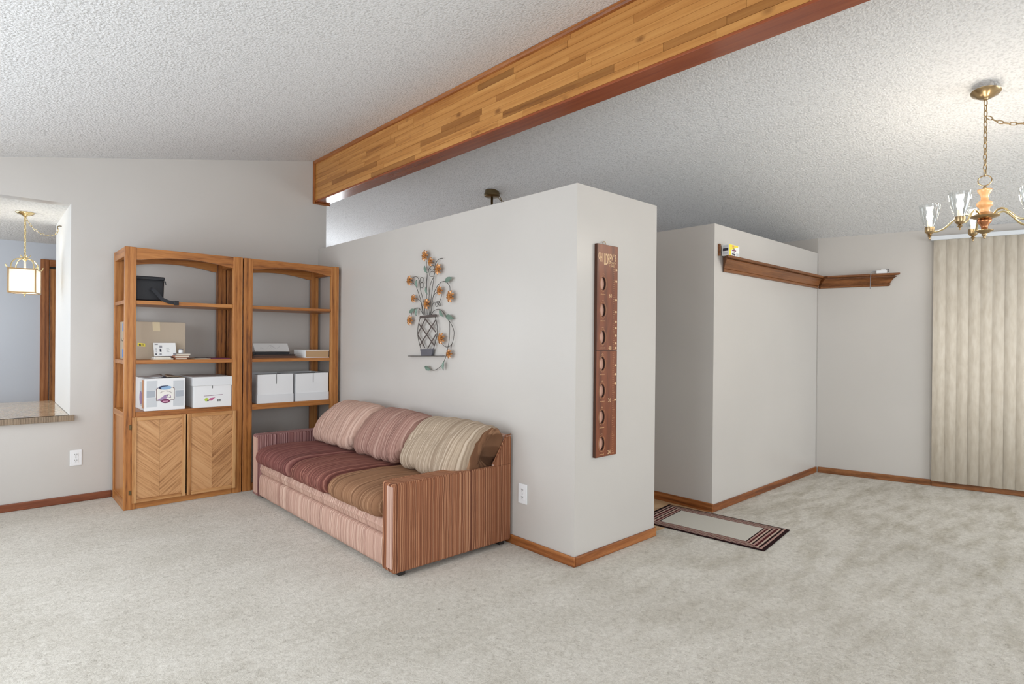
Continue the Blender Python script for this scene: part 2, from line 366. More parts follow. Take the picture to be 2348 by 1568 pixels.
def wallpaper_mat():
    m, nt, b = newmat('wallpaper'); g = nd(nt, 'ShaderNodeNewGeometry'); v = nd(nt, 'ShaderNodeTexVoronoi'); v.inputs['Scale'].default_value = 30; v.inputs['Randomness'].default_value = .25
    nt.links.new(g.outputs['Position'], v.inputs['Vector']); r = ramp(nt, [(.12, lin(242, 242, 242)), (.28, lin(206, 210, 217))]); nt.links.new(v.outputs['Distance'], r.inputs[0])
    nt.links.new(r.outputs[0], b.inputs['Base Color']); b.inputs['Roughness'].default_value = .6; return m
M['wallpaper'] = wallpaper_mat()
def stave_mat():
    st = [(.15, lin(146, 94, 46)), (.40, lin(192, 134, 72)), (.60, lin(206, 150, 86)), (.85, lin(216, 166, 102))]
    m = wood('beam_stave', st, 'y', 22, .05, .34, ringy=.35, vary=0)
    nt = m.node_tree; b = nt.nodes['Principled BSDF']; src = b.inputs['Base Color'].links[0].from_socket
    oi = nd(nt, 'ShaderNodeObjectInfo'); r = ramp(nt, [(0, (1, .98, .94, 1)), (.45, (.94, .90, .84, 1)), (.70, (.86, .78, .68, 1)), (.80, (.66, .57, .46, 1)), (1, (.52, .46, .38, 1))])
    nt.links.new(oi.outputs['Random'], r.inputs[0]); mu = nd(nt, 'ShaderNodeMixRGB', blend_type='MULTIPLY'); mu.inputs[0].default_value = 1
    nt.links.new(src, mu.inputs[1]); nt.links.new(r.outputs[0], mu.inputs[2])
    # knots
    tc = nd(nt, 'ShaderNodeNewGeometry'); mp = nd(nt, 'ShaderNodeMapping'); mp.inputs['Scale'].default_value = (1, .55, 1); nt.links.new(tc.outputs['Position'], mp.inputs[0])
    v = nd(nt, 'ShaderNodeTexVoronoi'); v.inputs['Scale'].default_value = 8; nt.links.new(mp.outputs[0], v.inputs['Vector'])
    kr = ramp(nt, [(.06, (.36, .28, .22, 1)), (.17, (1, 1, 1, 1))]); nt.links.new(v.outputs['Distance'], kr.inputs[0])
    mu2 = nd(nt, 'ShaderNodeMixRGB', blend_type='MULTIPLY'); mu2.inputs[0].default_value = .8
    nt.links.new(mu.outputs[0], mu2.inputs[1]); nt.links.new(kr.outputs[0], mu2.inputs[2]); nt.links.new(mu2.outputs[0], b.inputs['Base Color'])
    return m
M['stave'] = stave_mat()
M['soffit'] = wood('beam_underside', [(.25, lin(112, 48, 18)), (.5, lin(142, 66, 28)), (.75, lin(158, 80, 38))], 'y', 12, .05, .19, spec=.7)

# ------------------------------------------------------------------ the room
YW, XP, YE, XP2, HP = 5.465, 2.435, 2.12, 3.215, 2.135      # left wall, partition faces, partition height
XEN, YEN = 3.985, 2.13                                     # closet block on the dining side
XR0, XR1, ZB, ZR = 2.395, 2.535, 2.60, 2.988                # ridge beam
XWIN = -1.15; YBK = -2.9; YHALL = 8.9; YK = 7.99; ZK = 2.257
CS = .2025
zl = lambda x: ZR-(XR0-x)*CS
P0 = Vector((6.013, 2.125, 0)); FD = Vector((.243, -.970, 0)).normalized(); FN = Vector((-FD.y*-1, FD.x*-1, 0))
FN = Vector((FD.y, -FD.x, 0))                               # into the dining room
if FN.x > 0: FN = -FN
def far(s, n, z): p = P0+FD*s+FN*n; return (p.x, p.y, z)     # s along the far wall, n out from it

struct(bx('floor', XWIN, 6.6+.9, YBK, YEN+.03, -.04, 0, M['carpet']), 'beige cut-pile carpet')
struct(bx('floor_living', XWIN, XP+.02, YEN+.03, YW+.02, -.04, 0, M['carpet']), 'beige cut-pile carpet beside the sofa')
fh = struct(bx('floor_hallway', XP2-.05, XEN+.05, YEN+.03, YHALL, -.045, -.003, M['trim_y']), 'tan plank floor of the hallway')
x = XP2-.05; i = 0
while x < XEN+.04:
    y = YEN+.03-(.35*(i % 3))
    while y < 4.2:
        y0, y1 = max(y, YEN+.031), y+1.05
        if y1 > y0+.05: bx('plank', x+.001, x+.119, y0, y1-.002, -.003, 0.001, M['vinyl'], fh, .001)
        y += 1.05
    x += .12; i += 1
struct(bx('floor_kitchen', XWIN, 2.415, YW+.12, YK+.1, -.04, 0, M['vinyl']))
struct(bx('floor_rear_hall', XEN+.05, 6.0, 3.6, YHALL, -.05, -.004, M['vinyl']))

# ceiling: two slopes that meet at the ridge beam
mb = MB(); t = .05
mb.prism([(XWIN-.1, zl(XWIN-.1)), (XR0+.02, zl(XR0+.02)), (XR0+.02, zl(XR0)+t), (XWIN-.1, zl(XWIN-.1)+t)], YBK-.1, YW+.13)
struct(mb.build('ceiling', M['ceil']), 'white popcorn ceiling')
mb = MB(); ys = [YHALL+.1, 6, 4, 2.16, 1.264, .656, -.5, -1.7, YBK-.1]
vs = []; fs = []
for y in ys:
    ex = 6.005 if y >= 2.16 else P0.x+(P0.y-y)*FD.x/-FD.y
    ez = 2.278
    for k in range(9):
        u = k/8; xx = XR1-.03+(ex+.05-(XR1-.03))*u; zz = ZR+(ez-.01-ZR)*u
        vs += [(xx, y, zz), (xx, y, zz+t)]
for i in range(len(ys)-1):
    for k in range(8):
        a = (i*9+k)*2; b_ = a+2; c = a+18; d = c+2
        fs += [(a, c, d, b_), (a+1, b_+1, d+1, c+1)]
mb.add(vs, fs); struct(mb.build('ceiling_dining', M['ceil']), 'white popcorn ceiling over the dining side')
struct(bx('ceiling_kitchen', XWIN, 2.415, YW+.12, YK+.1, ZK, ZK+.05, M['kceil']), 'white textured kitchen ceiling')

# left wall with the pass-through opening
wlft = empty('wall_left', (1, YW, 0)); struct(wlft, 'pale grey painted wall with pass-through')
XO = .5; XOL = -.95; ZS = .625
bx('wall_panel', XO, 2.515, YW, 6.6, 0, 3.1, M['wall'], wlft)
bx('wall_panel', XWIN, XO, YW, YW+.12, 0, ZS, M['wall'], wlft)
bx('wall_panel', XWIN, XO, YW, YW+.12, ZK, 3.1, M['wall'], wlft)
bx('wall_panel', XWIN, XOL, YW, YW+.12, ZS, ZK, M['wall'], wlft)
bx('jamb_lining', XO-.004, XO, YW-.0005, 6.601, ZS+.04, ZK, M['white'], wlft)
struct(bx('wall_partition', XP, XP2, YE, YW-.001, 0, HP, M['wall']), 'pale grey partition block behind the sofa')
struct(bx('wall_entry', XEN, 6.0, YEN, 3.6, 0, HP, M['wall']), 'pale grey low closet wall of the dining side')
struct(bx('wall_far', 0, 5.4, -.1, 0, 0, 2.6, M['wall'], X=lambda a, b, c: far(a, b, c)), 'pale grey far wall of the dining side')
struct(bx('wall_far_rear', 6.004, 6.1, 2.126, YHALL, 0, 2.7, M['wall']))
struct(bx('wall_hall_end', 2.5, 6.1, YHALL-.05, YHALL+.05, 0, 3.1, M['white']))
struct(bx('wall_kitchen', XWIN, 2.415, YK, YK+.1, 0, ZK+.05, M['wallpaper']), 'blue grey dotted wallpaper wall of the kitchen')
struct(bx('wall_kitchen_side', XWIN-.1, XWIN, YW, YK+.1, 0, ZK+.05, M['wallpaper']))
struct(bx('wall_kitchen_hall', 2.415, 2.513, 6.6, YK+.1, 0, 3.1, M['wall']))
# walls behind the camera, with their windows; the dining window is added
def window_wall(name, a0, a1, w0, w1, zlo, zhi, ztop, mk):
    e = empty(name, mk(0, 0, 0)); struct(e)
    for r in ((a0, w0, 0, ztop), (w1, a1, 0, ztop), (w0, w1, 0, zlo), (w0, w1, zhi, ztop)):
        MB().box(r[0], r[1], 0, .1, r[2], r[3], X=mk).build('wall_panel', M['wall'], e)
    return e
window_wall('wall_window', YBK, YW, 1.2, 4.8, .6, 2.1, 2.35, lambda a, b, c: (XWIN-b, a, c))
window_wall('wall_back', XWIN, 3.3, -1.0, 1.2, .5, 2.2, 3.1, lambda a, b, c: (a, YBK-b, c))
window_wall('wall_back_dining', 3.3, 7.4, 3.9, 6.5, .5, 2.2, 3.1, lambda a, b, c: (a, YBK-b, c))
def win_frame(name, w0, w1, z0, z1, mk):
    e = empty(name, mk((w0+w1)/2, .05, z0)); struct(e)
    for r in ((w0, w1, z0, z0+.05), (w0, w1, z1-.05, z1), (w0, w0+.05, z0+.05, z1-.05), (w1-.05, w1, z0+.05, z1-.05), ((w0+w1)/2-.025, (w0+w1)/2+.025, z0+.05, z1-.05)):
        MB().box(r[0], r[1], .03, .09, r[2], r[3], X=mk).build('window_frame', M['white'], e)
win_frame('window_1', 1.2, 4.8, .6, 2.1, lambda a, b, c: (XWIN-b, a, c))
win_frame('window_2', -1.0, 1.2, .5, 2.2, lambda a, b, c: (a, YBK-b, c))
win_frame('window_added_dining', 3.9, 6.5, .5, 2.2, lambda a, b, c: (a, YBK-b, c))  # unseen window added for the dining fill light

# baseboards
def board(name, x0, x1, y0, y1, mat, lab, X=None, h=.056):
    return struct(MB().box(x0, x1, y0, y1, 0, h, X).build(name, mat, None, .006, 2), lab)
board('baseboard_left', XWIN, .765, YW-.013, YW, M['red_x'], 'reddish brown baseboard under the pass-through')
board('baseboard_partition', XP-.013, XP, YE-.013, YW-.01, M['trim_y'], 'brown baseboard behind the sofa')
board('baseboard_partition_end', XP, XP2+.013, YE-.013, YE, M['trim_x'], 'brown baseboard under the growth chart')
board('baseboard_partition_hall', XP2, XP2+.013, YE, 4.5, M['trim_y'], 'brown baseboard inside the hallway')
board('baseboard_entry_hall', XEN-.013, XEN, YEN-.013, 3.6, M['trim_y'], 'brown baseboard on the hallway side of the closet wall', h=.066)
board('baseboard_entry', XEN, 6.0, YEN-.013, YEN, M['trim_x'], 'brown baseboard under the plate rail')
board('baseboard_far', .012, .905, 0, .013, M['crown_y'], 'brown baseboard on the far wall', X=far)
board('baseboard_blind', .907, 5.2, 0, .017, M['crown_y'], 'brown sill board under the vertical blinds', X=far, h=.05)

# ridge beam: laminated staves on a core, with mouldings
beam = empty('ceiling_beam', (2.465, YW, ZB)); struct(beam, 'long laminated wooden ridge beam')
YB0 = YBK+.02
bx('beam_core', XR0+.006, XR1, YB0, YW, ZB+.002, ZR-.004, M['trim_y'], beam)
bx('soffit_board', XR0, XR1, YB0, YW-.001, ZB-.012, ZB+.002, M['soffit'], beam, .002)
rows = 9; rh = (ZR-.02-ZB)/rows; nst = 0
rr = random.Random(3)
for r in range(rows):
    y = YW-rr.uniform(0, .5)
    edges = [YW]
    while edges[-1] > YB0+.15: edges.append(max(edges[-1]-rr.uniform(.22, .95), YB0))
    for a, b_ in zip(edges[:-1], edges[1:]):
        if a-b_ < .01: continue
        pr_ = rr.uniform(0, .0012)
        bx('stave', XR0-pr_, XR0+.006, b_+.0008, a-.0008, ZB+.002+r*rh+.0006, ZB+.002+(r+1)*rh-.0006, M['stave'], beam); nst += 1
def quarter(r): return [(0, 0)]+[(-r*math.cos(a)*1.0, -r*math.sin(a)) for a in [k*PI/2/5 for k in range(6)]]
tr = MB().prism([(XR0-.020, zl(XR0-.02)-.001), (XR0-.020, ZR-.020), (XR0-.014, ZR-.03), (XR0-.003, ZR-.034), (XR0, ZR-.034), (XR0, ZR-.002)], YB0, YW-.02)
struct(tr.build('trim_1', M['trim_y']), 'wooden moulding between ridge beam and ceiling')
struct(bx('trim_2', XR0-.022, XR0-.0015, YW-.020, YW, ZB-.030, zl(XR0-.02)-.004, M['trim_z'], None, .005), 'upright wooden moulding where the beam meets the wall')
struct(bx('trim_3', XR0-.001, XR1+.012, YW-.022, YW, ZB-.031, ZB-.0125, M['trim_x'], None, .005), 'short wooden moulding under the beam end')

# ------------------------------------------------------------------ pass-through counter and kitchen
ct = empty('countertop', (-.2, 6, ZS), 'speckled tan countertop running through the kitchen pass-through', 'countertop')
bx('counter_slab', XOL+.005, XO-.006, YW-.035, 6.8, ZS+.001, ZS+.040, M['counter'], ct, .003)
bx('edge_band', XOL-.02, XO+.024, YW-.044, YW-.0355, ZS-.002, ZS+.0405, M['laminate'], ct, .002)
bx('front_nosing', XOL-.02, XO+.024, YW-.0354, YW-.001, ZS-.001, ZS+.040, M['counter'], ct, .002)
dr = empty('door_1', (.9, YK, 0)); struct(dr, 'oak door in an oak casing beyond the pass-through')
bx('casing', .470, .545, YK-.02, YK, 0, 2.085, M['trim_z'], dr, .006)
bx('casing', .545, 1.40, YK-.02, YK, 2.012, 2.085, M['trim_x'], dr, .006)
bx('casing', 1.40, 1.475, YK-.02, YK, 0, 2.085, M['trim_z'], dr, .006)
bx('door_panel', .55, 1.395, YK-.012, YK, .01, 1.985, M['oak_z'], dr, .003)
bx('head_gap', .545, 1.40, YK-.004, YK, 1.985, 2.012, M['dark'], dr)

def chain_links(mb, pts, lw=.011, ll=.026, r=.0022, step=None):
    """oval links laid along a path, alternately turned"""
    pts = [Vector(p) for p in pts]; step = step or ll*.78
    d = [0]
    for a, b_ in zip(pts, pts[1:]): d.append(d[-1]+(b_-a).length)
    n = max(1, int(d[-1]/step)); j = 0
    for i in range(n):
        s = (i+.5)*d[-1]/n
        while j < len(d)-2 and d[j+1] < s: j += 1
        f = (s-d[j])/(d[j+1]-d[j]); c = pts[j].lerp(pts[j+1], f); tdir = (pts[j+1]-pts[j]).normalized()
        up = Vector((0, 0, 1)) if abs(tdir.z) < .9 else Vector((.68, -.73, 0))
        a = tdir.cross(up).normalized(); b2 = tdir.cross(a).normalized()
        sd = a if i % 2 else b2
        loop = [c+tdir*(ll/2*math.cos(q))+sd*(lw/2*math.sin(q)) for q in [2*PI*k/10 for k in range(10)]]
        mb.tube(loop, r, 5, closed=True)
    return mb
def point(name, loc, power, col, parent, size=.03):
    l = bpy.data.lights.new(name, 'POINT'); l.energy = power; l.color = col; l.shadow_soft_size = size
    o = bpy.data.objects.new(name, l); COL.objects.link(o); o.parent = parent; o.location = Vector(loc)-wl(parent); return o

# kitchen lantern
LX, LY = .262, 6.117
M['framebar'] = plain('lantern_frame', lin(134, 104, 66), .35, .8)
lt = empty('pendant_lantern', (LX, LY, 1.59), 'square brass pendant lantern with frosted panes seen through the pass-through', 'lantern')
MB().lathe([(.001, -.034), (.012, -.034), (.016, -.026), (.05, -.014), (.062, -.004), (.064, 0), (.001, 0)], (LX, LY, ZK-.001), 28).build('canopy', M['polbrass'], lt, smooth=True)
chain_links(MB(), [(LX, LY, 2.222), (LX, LY, 1.895)], .014, .034, .0028).build('chain', M['polbrass'], lt, smooth=True)
chain_links(MB(), spline([(LX, LY, 2.215), (.31, 6.115, 2.14), (.36, 6.112, 2.10), (.41, 6.11, 2.09), (.455, 6.108, 2.105), (.474, 6.106, 2.15)], 6), .012, .03, .0022).build('swag_chain', M['polbrass'], lt, smooth=True)
MB().tube([(.495, 6.106, 2.177), (.478, 6.106, 2.177), (.468, 6.106, 2.17), (.468, 6.106, 2.155), (.478, 6.106, 2.150)], .004, 8).build('swag_hook', M['brassd'], lt, smooth=True)
lang = math.radians(-14); ca, sa = math.cos(lang), math.sin(lang)
def LR(x, y, z): return (LX+x*ca-y*sa, LY+x*sa+y*ca, z)
lh = .085; zt, zb_ = 1.795, 1.605
pane_m, nt, b = newmat('frosted_pane')
tr_ = nd(nt, 'ShaderNodeBsdfTranslucent'); tr_.inputs[0].default_value = (.97, .95, .9, 1); df = nd(nt, 'ShaderNodeBsdfDiffuse'); df.inputs[0].default_value = (.9, .88, .84, 1)
mxs = nd(nt, 'ShaderNodeMixShader'); mxs.inputs[0].default_value = .3; nt.links.new(tr_.outputs[0], mxs.inputs[1]); nt.links.new(df.outputs[0], mxs.inputs[2])
nt.links.new(mxs.outputs[0], nt.nodes['Material Output'].inputs[0])
wvp = nd(nt, 'ShaderNodeTexWave'); wvp.inputs['Scale'].default_value = 60; bpn = nd(nt, 'ShaderNodeBump'); bpn.inputs['Strength'].default_value = .4; bpn.inputs['Distance'].default_value = .002
nt.links.new(wvp.outputs[0], bpn.inputs['Height']); nt.links.new(bpn.outputs[0], tr_.inputs['Normal'])
for sx, sy in ((1, 0), (-1, 0), (0, 1), (0, -1)):
    x0, x1 = (-lh+.004, lh-.004) if sx == 0 else (sx*lh-.0015, sx*lh+.0015)
    y0, y1 = (-lh+.004, lh-.004) if sy == 0 else (sy*lh-.0015, sy*lh+.0015)
    MB().box(x0, x1, y0, y1, zb_+.004, zt-.004, LR).build('pane', pane_m, lt)
MB().box(-lh+.006, lh-.006, -lh+.006, lh-.006, zb_-.001, zb_+.002, LR).build('pane', pane_m, lt)
for z in (zt, zb_):
    for k in (-1, 1):
        MB().box(-lh-.004, lh+.004, k*lh-.004, k*lh+.004, z-.004, z+.004, LR).build('frame_bar', M['framebar'], lt)
        MB().box(k*lh-.004, k*lh+.004, -lh+.004, lh-.004, z-.004, z+.004, LR).build('frame_bar', M['framebar'], lt)
for sx in (-1, 1):
    for sy in (-1, 1):
        MB().box(sx*lh-.004, sx*lh+.004, sy*lh-.004, sy*lh+.004, zb_+.004, zt-.004, LR).build('frame_bar', M['framebar'], lt)
        p = [LR(sx*lh*.86, sy*lh*.86, zt+.004), LR(sx*lh*.80, sy*lh*.80, zt+.045), LR(sx*lh*.55, sy*lh*.55, zt+.078), LR(sx*.012, sy*.012, zt+.088)]
        MB().tube(spline(p, 6), .0045, 6).build('dome_rib', M['polbrass'], lt, smooth=True)
        p = [LR(sx*lh, sy*lh, zt+.003), LR(sx*lh*1.1, sy*lh*1.1, zt+.01), LR(sx*lh*1.16, sy*lh*1.16, zt+.03)]
        MB().tube(spline(p, 5), [.005]*6+[.004]*4+[.002], 6).build('corner_finial', M['polbrass'], lt, smooth=True)
MB().lathe([(.001, .062), (.008, .065), (.018, .085), (.02, .094), (.008, .102), (.005, .11), (.001, .112)], (LX, LY, zt), 16).build('crown_hub', M['polbrass'], lt, smooth=True)
for k in range(5):
    a = k*2*PI/5
    MB().tube(spline([(LX+.012*math.cos(a), LY+.012*math.sin(a), zt+.098), (LX+.026*math.cos(a), LY+.026*math.sin(a), zt+.104), (LX+.036*math.cos(a), LY+.036*math.sin(a), zt+.116)], 4), .003, 5).build('crown_leaf', M['polbrass'], lt, smooth=True)
MB().tube([(LX, LY, zt+.08), (LX, LY, zt-.05)], .008, 8).build('socket_stem', M['candle'], lt, smooth=True)
MB().lathe([(.001, -.045), (.012, -.04), (.02, -.02), (.016, .005), (.009, .02), (.008, .03)], (LX, LY, zt-.08), 14).build('light_bulb', M['lampglow'], lt, smooth=True)
MB().lathe([(.001, -.03), (.006, -.024), (.003, -.016), (.008, -.008), (.012, -.001)], (LX, LY, zb_), 12).build('bottom_finial', M['polbrass'], lt, smooth=True)
point('lantern_light', (LX, LY, zt-.09), 7, (1.0, .93, .82), lt, .03)

# ------------------------------------------------------------------ outlets
def outlet(loc, axis, label):
    e = empty('wall_outlet', loc, label, 'outlet')
    def mk(a, n, z):   # a across, n out of wall
        return (loc[0]+a, loc[1]-n, loc[2]+z) if axis == 'x' else (loc[0]-n, loc[1]-a, loc[2]+z)
    MB().box(-.037, .037, .0005, .007, -.06, .06, mk).build('cover_plate', M['plate'], e, .003)
    for zc in (-.022, .022):
        f = MB().box(-.016, .016, .007, .009, zc-.014, zc+.014, mk).build('receptacle', M['plate'], e, .0008)
        for aa in (-.0065, .0065): MB().box(aa-.0013, aa+.0013, .0088, .0094, zc-.001, zc+.008, mk).build('slot', M['slot'], f)
        MB().box(-.0022, .0022, .0088, .0094, zc-.010, zc-.006, mk).build('slot', M['slot'], f)
    MB().box(-.002, .002, .007, .0083, -.002, .002, mk).build('screw', M['slot'], e)
outlet((.538, YW, .337), 'x', 'white duplex wall outlet between pass-through and bookcase')
outlet((XP, 2.532, .325), 'y', 'white duplex wall outlet on the partition beside the sofa arm')

# ------------------------------------------------------------------ bookcases
YF, YBR = 4.957, 5.425
def bookcase(x0, x1, label, cabinet):
    e = empty('bookcase', ((x0+x1)/2, YF, 0), label, 'bookcase')
    pw, pd = .072, .036; HT = 1.913
    for xa, side in ((x0, 0), (x1-pw, 1)):
        bx('post', xa, xa+pw, YF, YF+pd, 0, HT, M['oak_z'], e, .004)
        bx('post', xa, xa+pw, YBR-pd, YBR, 0, HT, M['oak_z'], e, .004)
    for xa in (x0, x1-pd):
        bx('side_rail', xa+.002, xa+pd-.002, YF+pd, YBR-pd, 1.842, HT-.001, M['oak_y'], e, .002)
        bx('side_rail', xa+.002, xa+pd-.002, YF+pd, YBR-pd, .662, .708, M['oak_y'], e, .002)
        bx('side_rail', xa+.002, xa+pd-.002, YF+pd, YBR-pd, .0, .075, M['oak_y'], e, .002)
        if cabinet: bx('side_panel', xa+.010, xa+.020, YF+pd-.002, YBR-pd+.002, .073, .664, M['oak_z'], e)
    # arched rails front and back
    n = 20
    for yy in (YF+.003, YBR-.027):
        pts = [(x0+pw-.001, HT-.002), (x0+pw-.001, 1.822)]+[(x0+pw+(x1-x0-2*pw)*k/n, 1.814+.044*math.sin(PI*k/n)**.8) for k in range(1, n)]+[(x1-pw+.001, 1.822), (x1-pw+.001, HT-.002)]
        MB().prism(pts, yy, yy+.024).build('arched_rail', M['oak_x'], e)
    bx('top_panel', x0+.03, x1-.03, YF+.03, YBR-.03, HT-.02, HT-.008, M['oak_x'], e)
    for zt_, th in ((1.526, .027), (1.087, .028)):
        bx('shelf', x0+.004, x0+pw, YF+pd+.001, YBR-pd-.001, zt_-th, zt_, M['oak_x'], e)
        bx('shelf', x0+pw+.0005, x1-pw-.0005, YF+.005, YBR-.004, zt_-th, zt_, M['oak_x'], e, .003)
        bx('shelf', x1-pw, x1-.004, YF+pd+.001, YBR-pd-.001, zt_-th, zt_, M['oak_x'], e)
    bx('shelf', x0+pw+.0005, x1-pw-.0005, YF+(.0 if cabinet else .004), YBR-.004, .664, .708, M['oak_x'], e, .004)
    bx('shelf', x0+.037, x0+pw, YF+pd+.001, YBR-pd-.001, .668, .708, M['oak_x'], e)
    bx('shelf', x1-pw, x1-.037, YF+pd+.001, YBR-pd-.001, .668, .708, M['oak_x'], e)
    if cabinet:
        bx('kick_rail', x0+pw+.0005, x1-pw-.0005, YF+.006, YF+.03, 0, .06, M['oak_x'], e, .003)
        bx('back_panel', x0+pw, x1-pw, YBR-.02, YBR-.008, .02, .66, M['oak_z'], e)
        xm = 1.168
        for (a, c, hin) in ((.814, xm-.006, True), (xm+.003, 1.525, False)):
            d = empty('cabinet_door', ((a+c)/2, YF-.02, .045), parent=e)
            z0, z1, s = .047, .672, .028; ya, yb = YF-.021, YF-.001
            bx('stile', a, a+s, ya, yb, z0, z1, M['oakl_z'], d, .004)
            bx('stile', c-s, c, ya, yb, z0, z1, M['oakl_z'], d, .004)
            bx('door_rail', a+s+.0003, c-s-.0003, ya, yb, z1-s, z1, M['oakl_x'], d, .004)
            bx('door_rail', a+s+.0003, c-s-.0003, ya, yb, z0, z0+s, M['oakl_x'], d, .004)
            mm = (a+c)/2
            bx('veneer_panel', a+s, mm-.0004, ya+.007, yb-.002, z0+s, z1-s, M['chev_l'], d)
            bx('veneer_panel', mm+.0004, c-s, ya+.007, yb-.002, z0+s, z1-s, M['chev_r'], d)
            if hin:
                for hz in (.60, .125):
                    MB().box(a-.018, a-.002, YF-.008, YF-.0005, hz-.016, hz+.016).build('hinge', M['brassd'], d, .002)
            else:
                for hz in (.60, .125):
                    MB().box(c+.002, c+.006, YF-.008, YF-.0005, hz-.016, hz+.016).build('hinge', M['brassd'], d, .001)
    else:
        bx('bottom_rail', x0+pw+.0005, x1-pw-.0005, YF+.006, YF+.03, 0, .06, M['oak_x'], e, .003)
    return e
bookcase(.764, 1.573, 'tall oak bookcase with two chevron-panelled cabinet doors below open shelves', True)
bookcase(1.581, 2.408, 'tall open oak bookcase without doors, partly behind the sofa', False)

# --- things on the shelves (shelf tops: 1.526, 1.087, .708)
def disc(mb, cx, cz, rx, rz, y, n=24, th=.0006, X=None):
    return mb.prism([(cx+rx*math.cos(2*PI*k/n), cz+rz*math.sin(2*PI*k/n)) for k in range(n)], y-th, y, X=X)
def stroke(mb, pts, wd, y, th=.0006):
    """flat painted line on a face that looks towards -y"""
    pts = [Vector((p[0], 0, p[1])) for p in pts]
    L = []; R_ = []
    for i, p in enumerate(pts):
        t = (pts[min(i+1, len(pts)-1)]-pts[max(i-1, 0)]).normalized(); nrm = Vector((-t.z, 0, t.x))*wd/2
        L.append((p+nrm)); R_.append((p-nrm))
    for i in range(len(pts)-1):
        mb.prism([(L[i].x, L[i].z), (L[i+1].x, L[i+1].z), (R_[i+1].x, R_[i+1].z), (R_[i].x, R_[i].z)], y-th, y)
    return mb
def carton(name, x0, x1, y0, y1, z0, z1, mat, label, cat, group=None, wall=.004, open_top=False):
    e = empty(name, ((x0+x1)/2, (y0+y1)/2, z0), label, cat, group)
    if not open_top:
        bx('carton_body', x0, x1, y0, y1, z0+.0005, z1, mat, e, .003)
    else:
        mb = MB(); mb.box(x0, x1, y0, y0+wall, z0+.0005, z1).box(x0, x1, y1-wall, y1, z0+.0005, z1)
        mb.box(x0, x0+wall, y0+wall, y1-wall, z0+.0005, z1).box(x1-wall, x1, y0+wall, y1-wall, z0+.0005, z1).box(x0+wall, x1-wall, y0+wall, y1-wall, z0+.0005, z0+.005)
        mb.build('carton_body', mat, e)
    return e
# printed produce carton
x0, x1, y0, y1, z0, z1 = .894, 1.161, 4.967, 5.36, .708, .948
e = carton('printed_carton', x0, x1, y0, y1, z0, z1, M['wbox'], 'white printed carton with a bird emblem and blue cap on the cabinet top', 'box')
yy = y0-.0002
for (a, c, d, f, m) in ((.906, .974, .860, .932, 'lgrey'), (1.080, 1.150, .856, .928, 'lgrey'), (.906, .962, .808, .858, 'mgrey'), (1.094, 1.150, .806, .854, 'mgrey'), (.906, .974, .737, .806, 'lgrey'), (1.080, 1.150, .735, .804, 'lgrey')):
    MB().box(a, c, yy-.0005, yy, d, f).build('print_block', M[m], e)
sh = [(.967, .870), (.975, .878), (1.080, .880), (1.089, .872), (1.089, .786), (1.066, .784), (1.050, .770), (1.028, .763), (1.008, .769), (.992, .781), (.968, .781)]
MB().prism(sh, yy-.0010, yy).build('emblem_border', M['brownink'], e)
cx_, cz_ = 1.028, .826
MB().prism([(cx_+(p[0]-cx_)*.93, cz_+(p[1]-cz_)*.93) for p in sh], yy-.0014, yy-.0009).build('emblem_field', M['cream'], e)
y2 = yy-.0014
MB().prism([(.975, .789), (1.0, .803), (1.022, .822), (1.045, .828), (1.062, .820), (1.066, .806), (1.058, .799), (1.044, .803), (1.032, .796), (1.02, .788), (1.0, .782), (.982, .784)], y2-.0004, y2).build('emblem_bird', M['purple'], e)
disc(MB(), 1.047, .812, .013, .009, y2-.0004, 16, .0004).build('bird_head', M['cream'], e)
MB().prism([(1.056, .810), (1.066, .807), (1.063, .800), (1.057, .803)], y2-.0010, y2-.0004).build('bird_beak', M['ink'], e)
disc(MB(), 1.040, .816, .004, .003, y2-.0008, 10, .0004).build('bird_eye', M['ink'], e)
disc(MB(), 1.029, .777, .029, .0155, y2-.0004, 24, .0006).build('banner', M['maroon'], e)
MB().box(1.010, 1.047, y2-.0015, y2-.001, .773, .778).build('banner_text', M['pink'], e)
disc(MB(), 1.024, .878, .043, .0155, y2-.0004, 24, .0006).build('blue_cap', M['blueh'], e)
MB().prism([(.981, .879), (.988, .887), (1.002, .892), (1.042, .8935), (1.048, .889), (1.012, .885), (.998, .878), (1.004, .866), (.994, .866), (.984, .872)], y2-.0015, y2-.001).build('cap_shadow', M['navy'], e)
mb = MB()
for k in range(9):
    a = PI*(.80-.60*k/8); ccx, ccz, rr_ = 1.030, .820, .042
    p = Vector((ccx+rr_*math.cos(a)*1.05, 0, ccz+rr_*math.sin(a)*.78)); t = Vector((math.sin(a), 0, -math.cos(a)*.8)).normalized(); nn_ = Vector((-t.z, 0, t.x))
    hh = .009 if k in (0, 5) else .005
    q = [p-nn_*hh*.5, p+nn_*hh*.5+t*.002, p+t*.004-nn_*hh*.4, p+t*.007+nn_*hh*.3]
    stroke(mb, [(v.x, v.z) for v in q], .0018, y2-.0002)
mb.build('script_lettering', M['brownink'], e)
def lf(a, n, z): return (x0-n, a, z)            # left side of the carton
MB().box(5.00, 5.06, .0002, .0008, .725, .935, lf).build('side_print', M['orange'], e)
MB().box(5.07, 5.14, .0002, .0008, .74, .92, lf).build('side_print', M['lgrey'], e)
MB().prism([(5.10+.05*math.cos(2*PI*k/20), .80+.05*math.sin(2*PI*k/20)) for k in range(20)], x0-.0014, x0-.0008, 'x').build('side_print', M['purple'], e)
